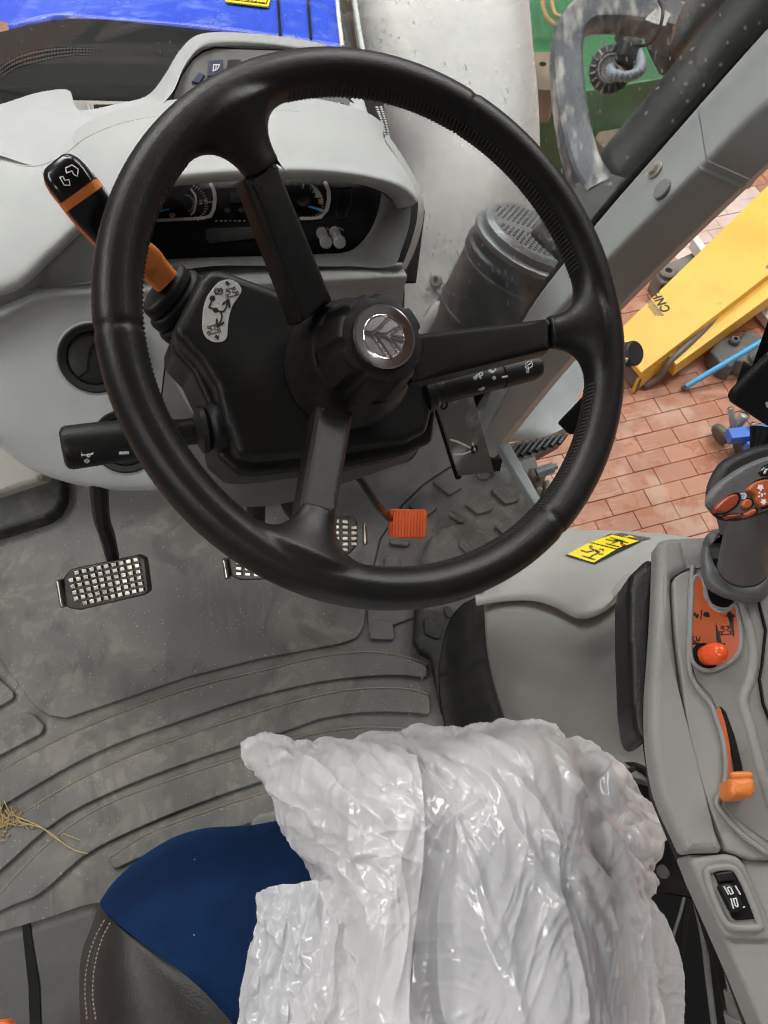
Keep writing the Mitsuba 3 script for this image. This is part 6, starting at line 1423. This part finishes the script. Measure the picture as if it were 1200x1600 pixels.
main = [[(432, 1205, .40), (520, 1172, .42), (600, 1156, .43), (720, 1152, .44), (800, 1142, .44), (860, 1150, .43), (930, 1184, .41), (985, 1236, .40), (1032, 1298, .38)],
        [(430, 1200, .44), (520, 1166, .47), (600, 1150, .48), (720, 1147, .49), (800, 1137, .49), (860, 1146, .48), (930, 1178, .46), (985, 1230, .44), (1036, 1294, .42)],
        [(450, 1232, .50), (540, 1195, .53), (620, 1180, .54), (720, 1175, .545), (805, 1166, .545), (870, 1178, .53), (935, 1208, .50), (985, 1255, .47), (1035, 1307, .44)],
        [(470, 1280, .52), (560, 1240, .545), (650, 1225, .555), (740, 1215, .56), (820, 1210, .56), (880, 1225, .545), (940, 1255, .515), (985, 1290, .485), (1022, 1322, .445)],
        [(500, 1370, .525), (580, 1330, .555), (660, 1310, .57), (740, 1300, .575), (820, 1300, .57), (890, 1310, .56), (945, 1325, .535), (980, 1338, .505), (1008, 1345, .465)],
        [(490, 1470, .515), (570, 1450, .555), (660, 1430, .57), (740, 1420, .575), (820, 1415, .57), (890, 1415, .555), (945, 1412, .535), (985, 1405, .495), (1012, 1395, .455)],
        [(470, 1560, .515), (560, 1550, .545), (660, 1540, .565), (740, 1530, .57), (820, 1520, .565), (890, 1515, .555), (945, 1505, .53), (985, 1480, .495), (1010, 1450, .455)],
        [(460, 1700, .515), (560, 1700, .545), (660, 1700, .565), (740, 1700, .57), (820, 1700, .565), (890, 1700, .555), (950, 1700, .53), (1000, 1680, .495), (1040, 1660, .455)]]
add(k + '__main_sheet', sheet(main, 340, 350, 3, 1.075, 1.05, .022, 1.0, [[(675, 1169), (725, 1188), (775, 1231), (800, 1288), (844, 1362)], [(650, 1194), (700, 1250), (719, 1300), (750, 1400), (788, 1500), (825, 1620)], [(719, 1275), (750, 1362), (781, 1450), (812, 1550)], [(781, 1200), (838, 1262), (869, 1350), (850, 1469)], [(875, 1200), (931, 1275), (969, 1362), (981, 1450), (975, 1538)], [(912, 1170), (962, 1244), (988, 1319)], [(975, 1412), (1000, 1500), (1010, 1594)], [(738, 1306), (700, 1369), (688, 1488), (700, 1620)], [(845, 1380), (880, 1450), (900, 1540), (905, 1630)], [(690, 1300), (660, 1400), (655, 1500), (640, 1630)], [(760, 1250), (700, 1300), (690, 1330)], [(830, 1300), (900, 1340), (950, 1400)]]), 'film', smooth=True)
flap = [[(382, 1172, .46), (398, 1160, .46), (450, 1168, .47), (540, 1172, .50), (645, 1196, .53)], [(382, 1166, .49), (402, 1154, .49), (460, 1162, .51), (540, 1166, .54), (645, 1190, .56)],
        [(386, 1186, .50), (422, 1205, .53), (482, 1212, .56), (565, 1218, .58), (655, 1230, .585)], [(424, 1242, .50), (452, 1262, .54), (510, 1275, .575), (575, 1280, .598), (660, 1292, .598)],
        [(442, 1292, .50), (482, 1318, .545), (535, 1335, .58), (590, 1345, .602), (658, 1365, .598)], [(480, 1345, .51), (515, 1372, .55), (555, 1405, .58), (595, 1432, .602), (646, 1455, .598)],
        [(520, 1405, .53), (545, 1450, .56), (572, 1500, .58), (598, 1530, .598), (640, 1545, .598)], [(530, 1700, .54), (555, 1700, .565), (580, 1700, .58), (604, 1700, .598), (640, 1700, .598)]]
add(k + '__left_flap', sheet(flap, 220, 340, 8, 1.06, 1.04, .018, 1.0, [[(388, 1168), (475, 1194), (556, 1256), (619, 1306)], [(444, 1275), (525, 1312), (569, 1375), (581, 1450), (550, 1610)], [(612, 1188), (638, 1256), (625, 1350), (600, 1450), (585, 1620)], [(538, 1175), (556, 1238), (562, 1306), (590, 1400)], [(420, 1220), (480, 1260), (520, 1290)], [(600, 1300), (560, 1350), (555, 1420), (560, 1500)], [(470, 1170), (510, 1230), (600, 1290), (630, 1400), (610, 1600)]]), 'film', smooth=True)
pan = [[(408, 1398, .53), (430, 1386, .54), (480, 1381, .55), (530, 1378, .555), (575, 1385, .56)], [(400, 1460, .535), (440, 1455, .55), (490, 1455, .56), (535, 1460, .565), (580, 1470, .565)], [(386, 1530, .535), (430, 1530, .55), (480, 1535, .56), (530, 1540, .57), (585, 1550, .57)], [(368, 1690, .53), (420, 1690, .55), (480, 1690, .56), (530, 1690, .57), (590, 1690, .57)]]
add(k + '__lower_panel', sheet(pan, 190, 250, 15, 1.09, 1.03, .018, 1.0, [[(462, 1385), (444, 1475), (392, 1610)], [(520, 1388), (475, 1500), (444, 1620)], [(544, 1394), (525, 1500), (510, 1620)], [(430, 1395), (420, 1450), (410, 1520)], [(500, 1400), (430, 1470)], [(560, 1400), (500, 1560), (480, 1630)]]), 'film', smooth=True)
tail = [[(985, 1392, .45), (1004, 1398, .44), (1022, 1416, .42)], [(970, 1440, .46), (1010, 1450, .45), (1048, 1462, .42)], [(960, 1520, .46), (1010, 1520, .45), (1064, 1515, .42)], [(955, 1690, .46), (1010, 1690, .45), (1060, 1690, .42)]]
add(k + '__right_tail', sheet(tail, 96, 220, 23, 1.09, 1.05, .014), 'film', smooth=True)
ear = [[(960, 1270, .50), (1000, 1280, .475), (1038, 1302, .45)], [(965, 1310, .515), (1000, 1318, .49), (1028, 1334, .455)], [(975, 1345, .51), (1000, 1352, .49), (1014, 1362, .46)], [(975, 1378, .50), (1002, 1380, .48), (1026, 1388, .44)], [(980, 1400, .49), (1000, 1398, .475), (1022, 1394, .44)]]
add(k + '__gathered_end', sheet(ear, 90, 132, 31, 1.1, 1.1, .012), 'film', smooth=True)
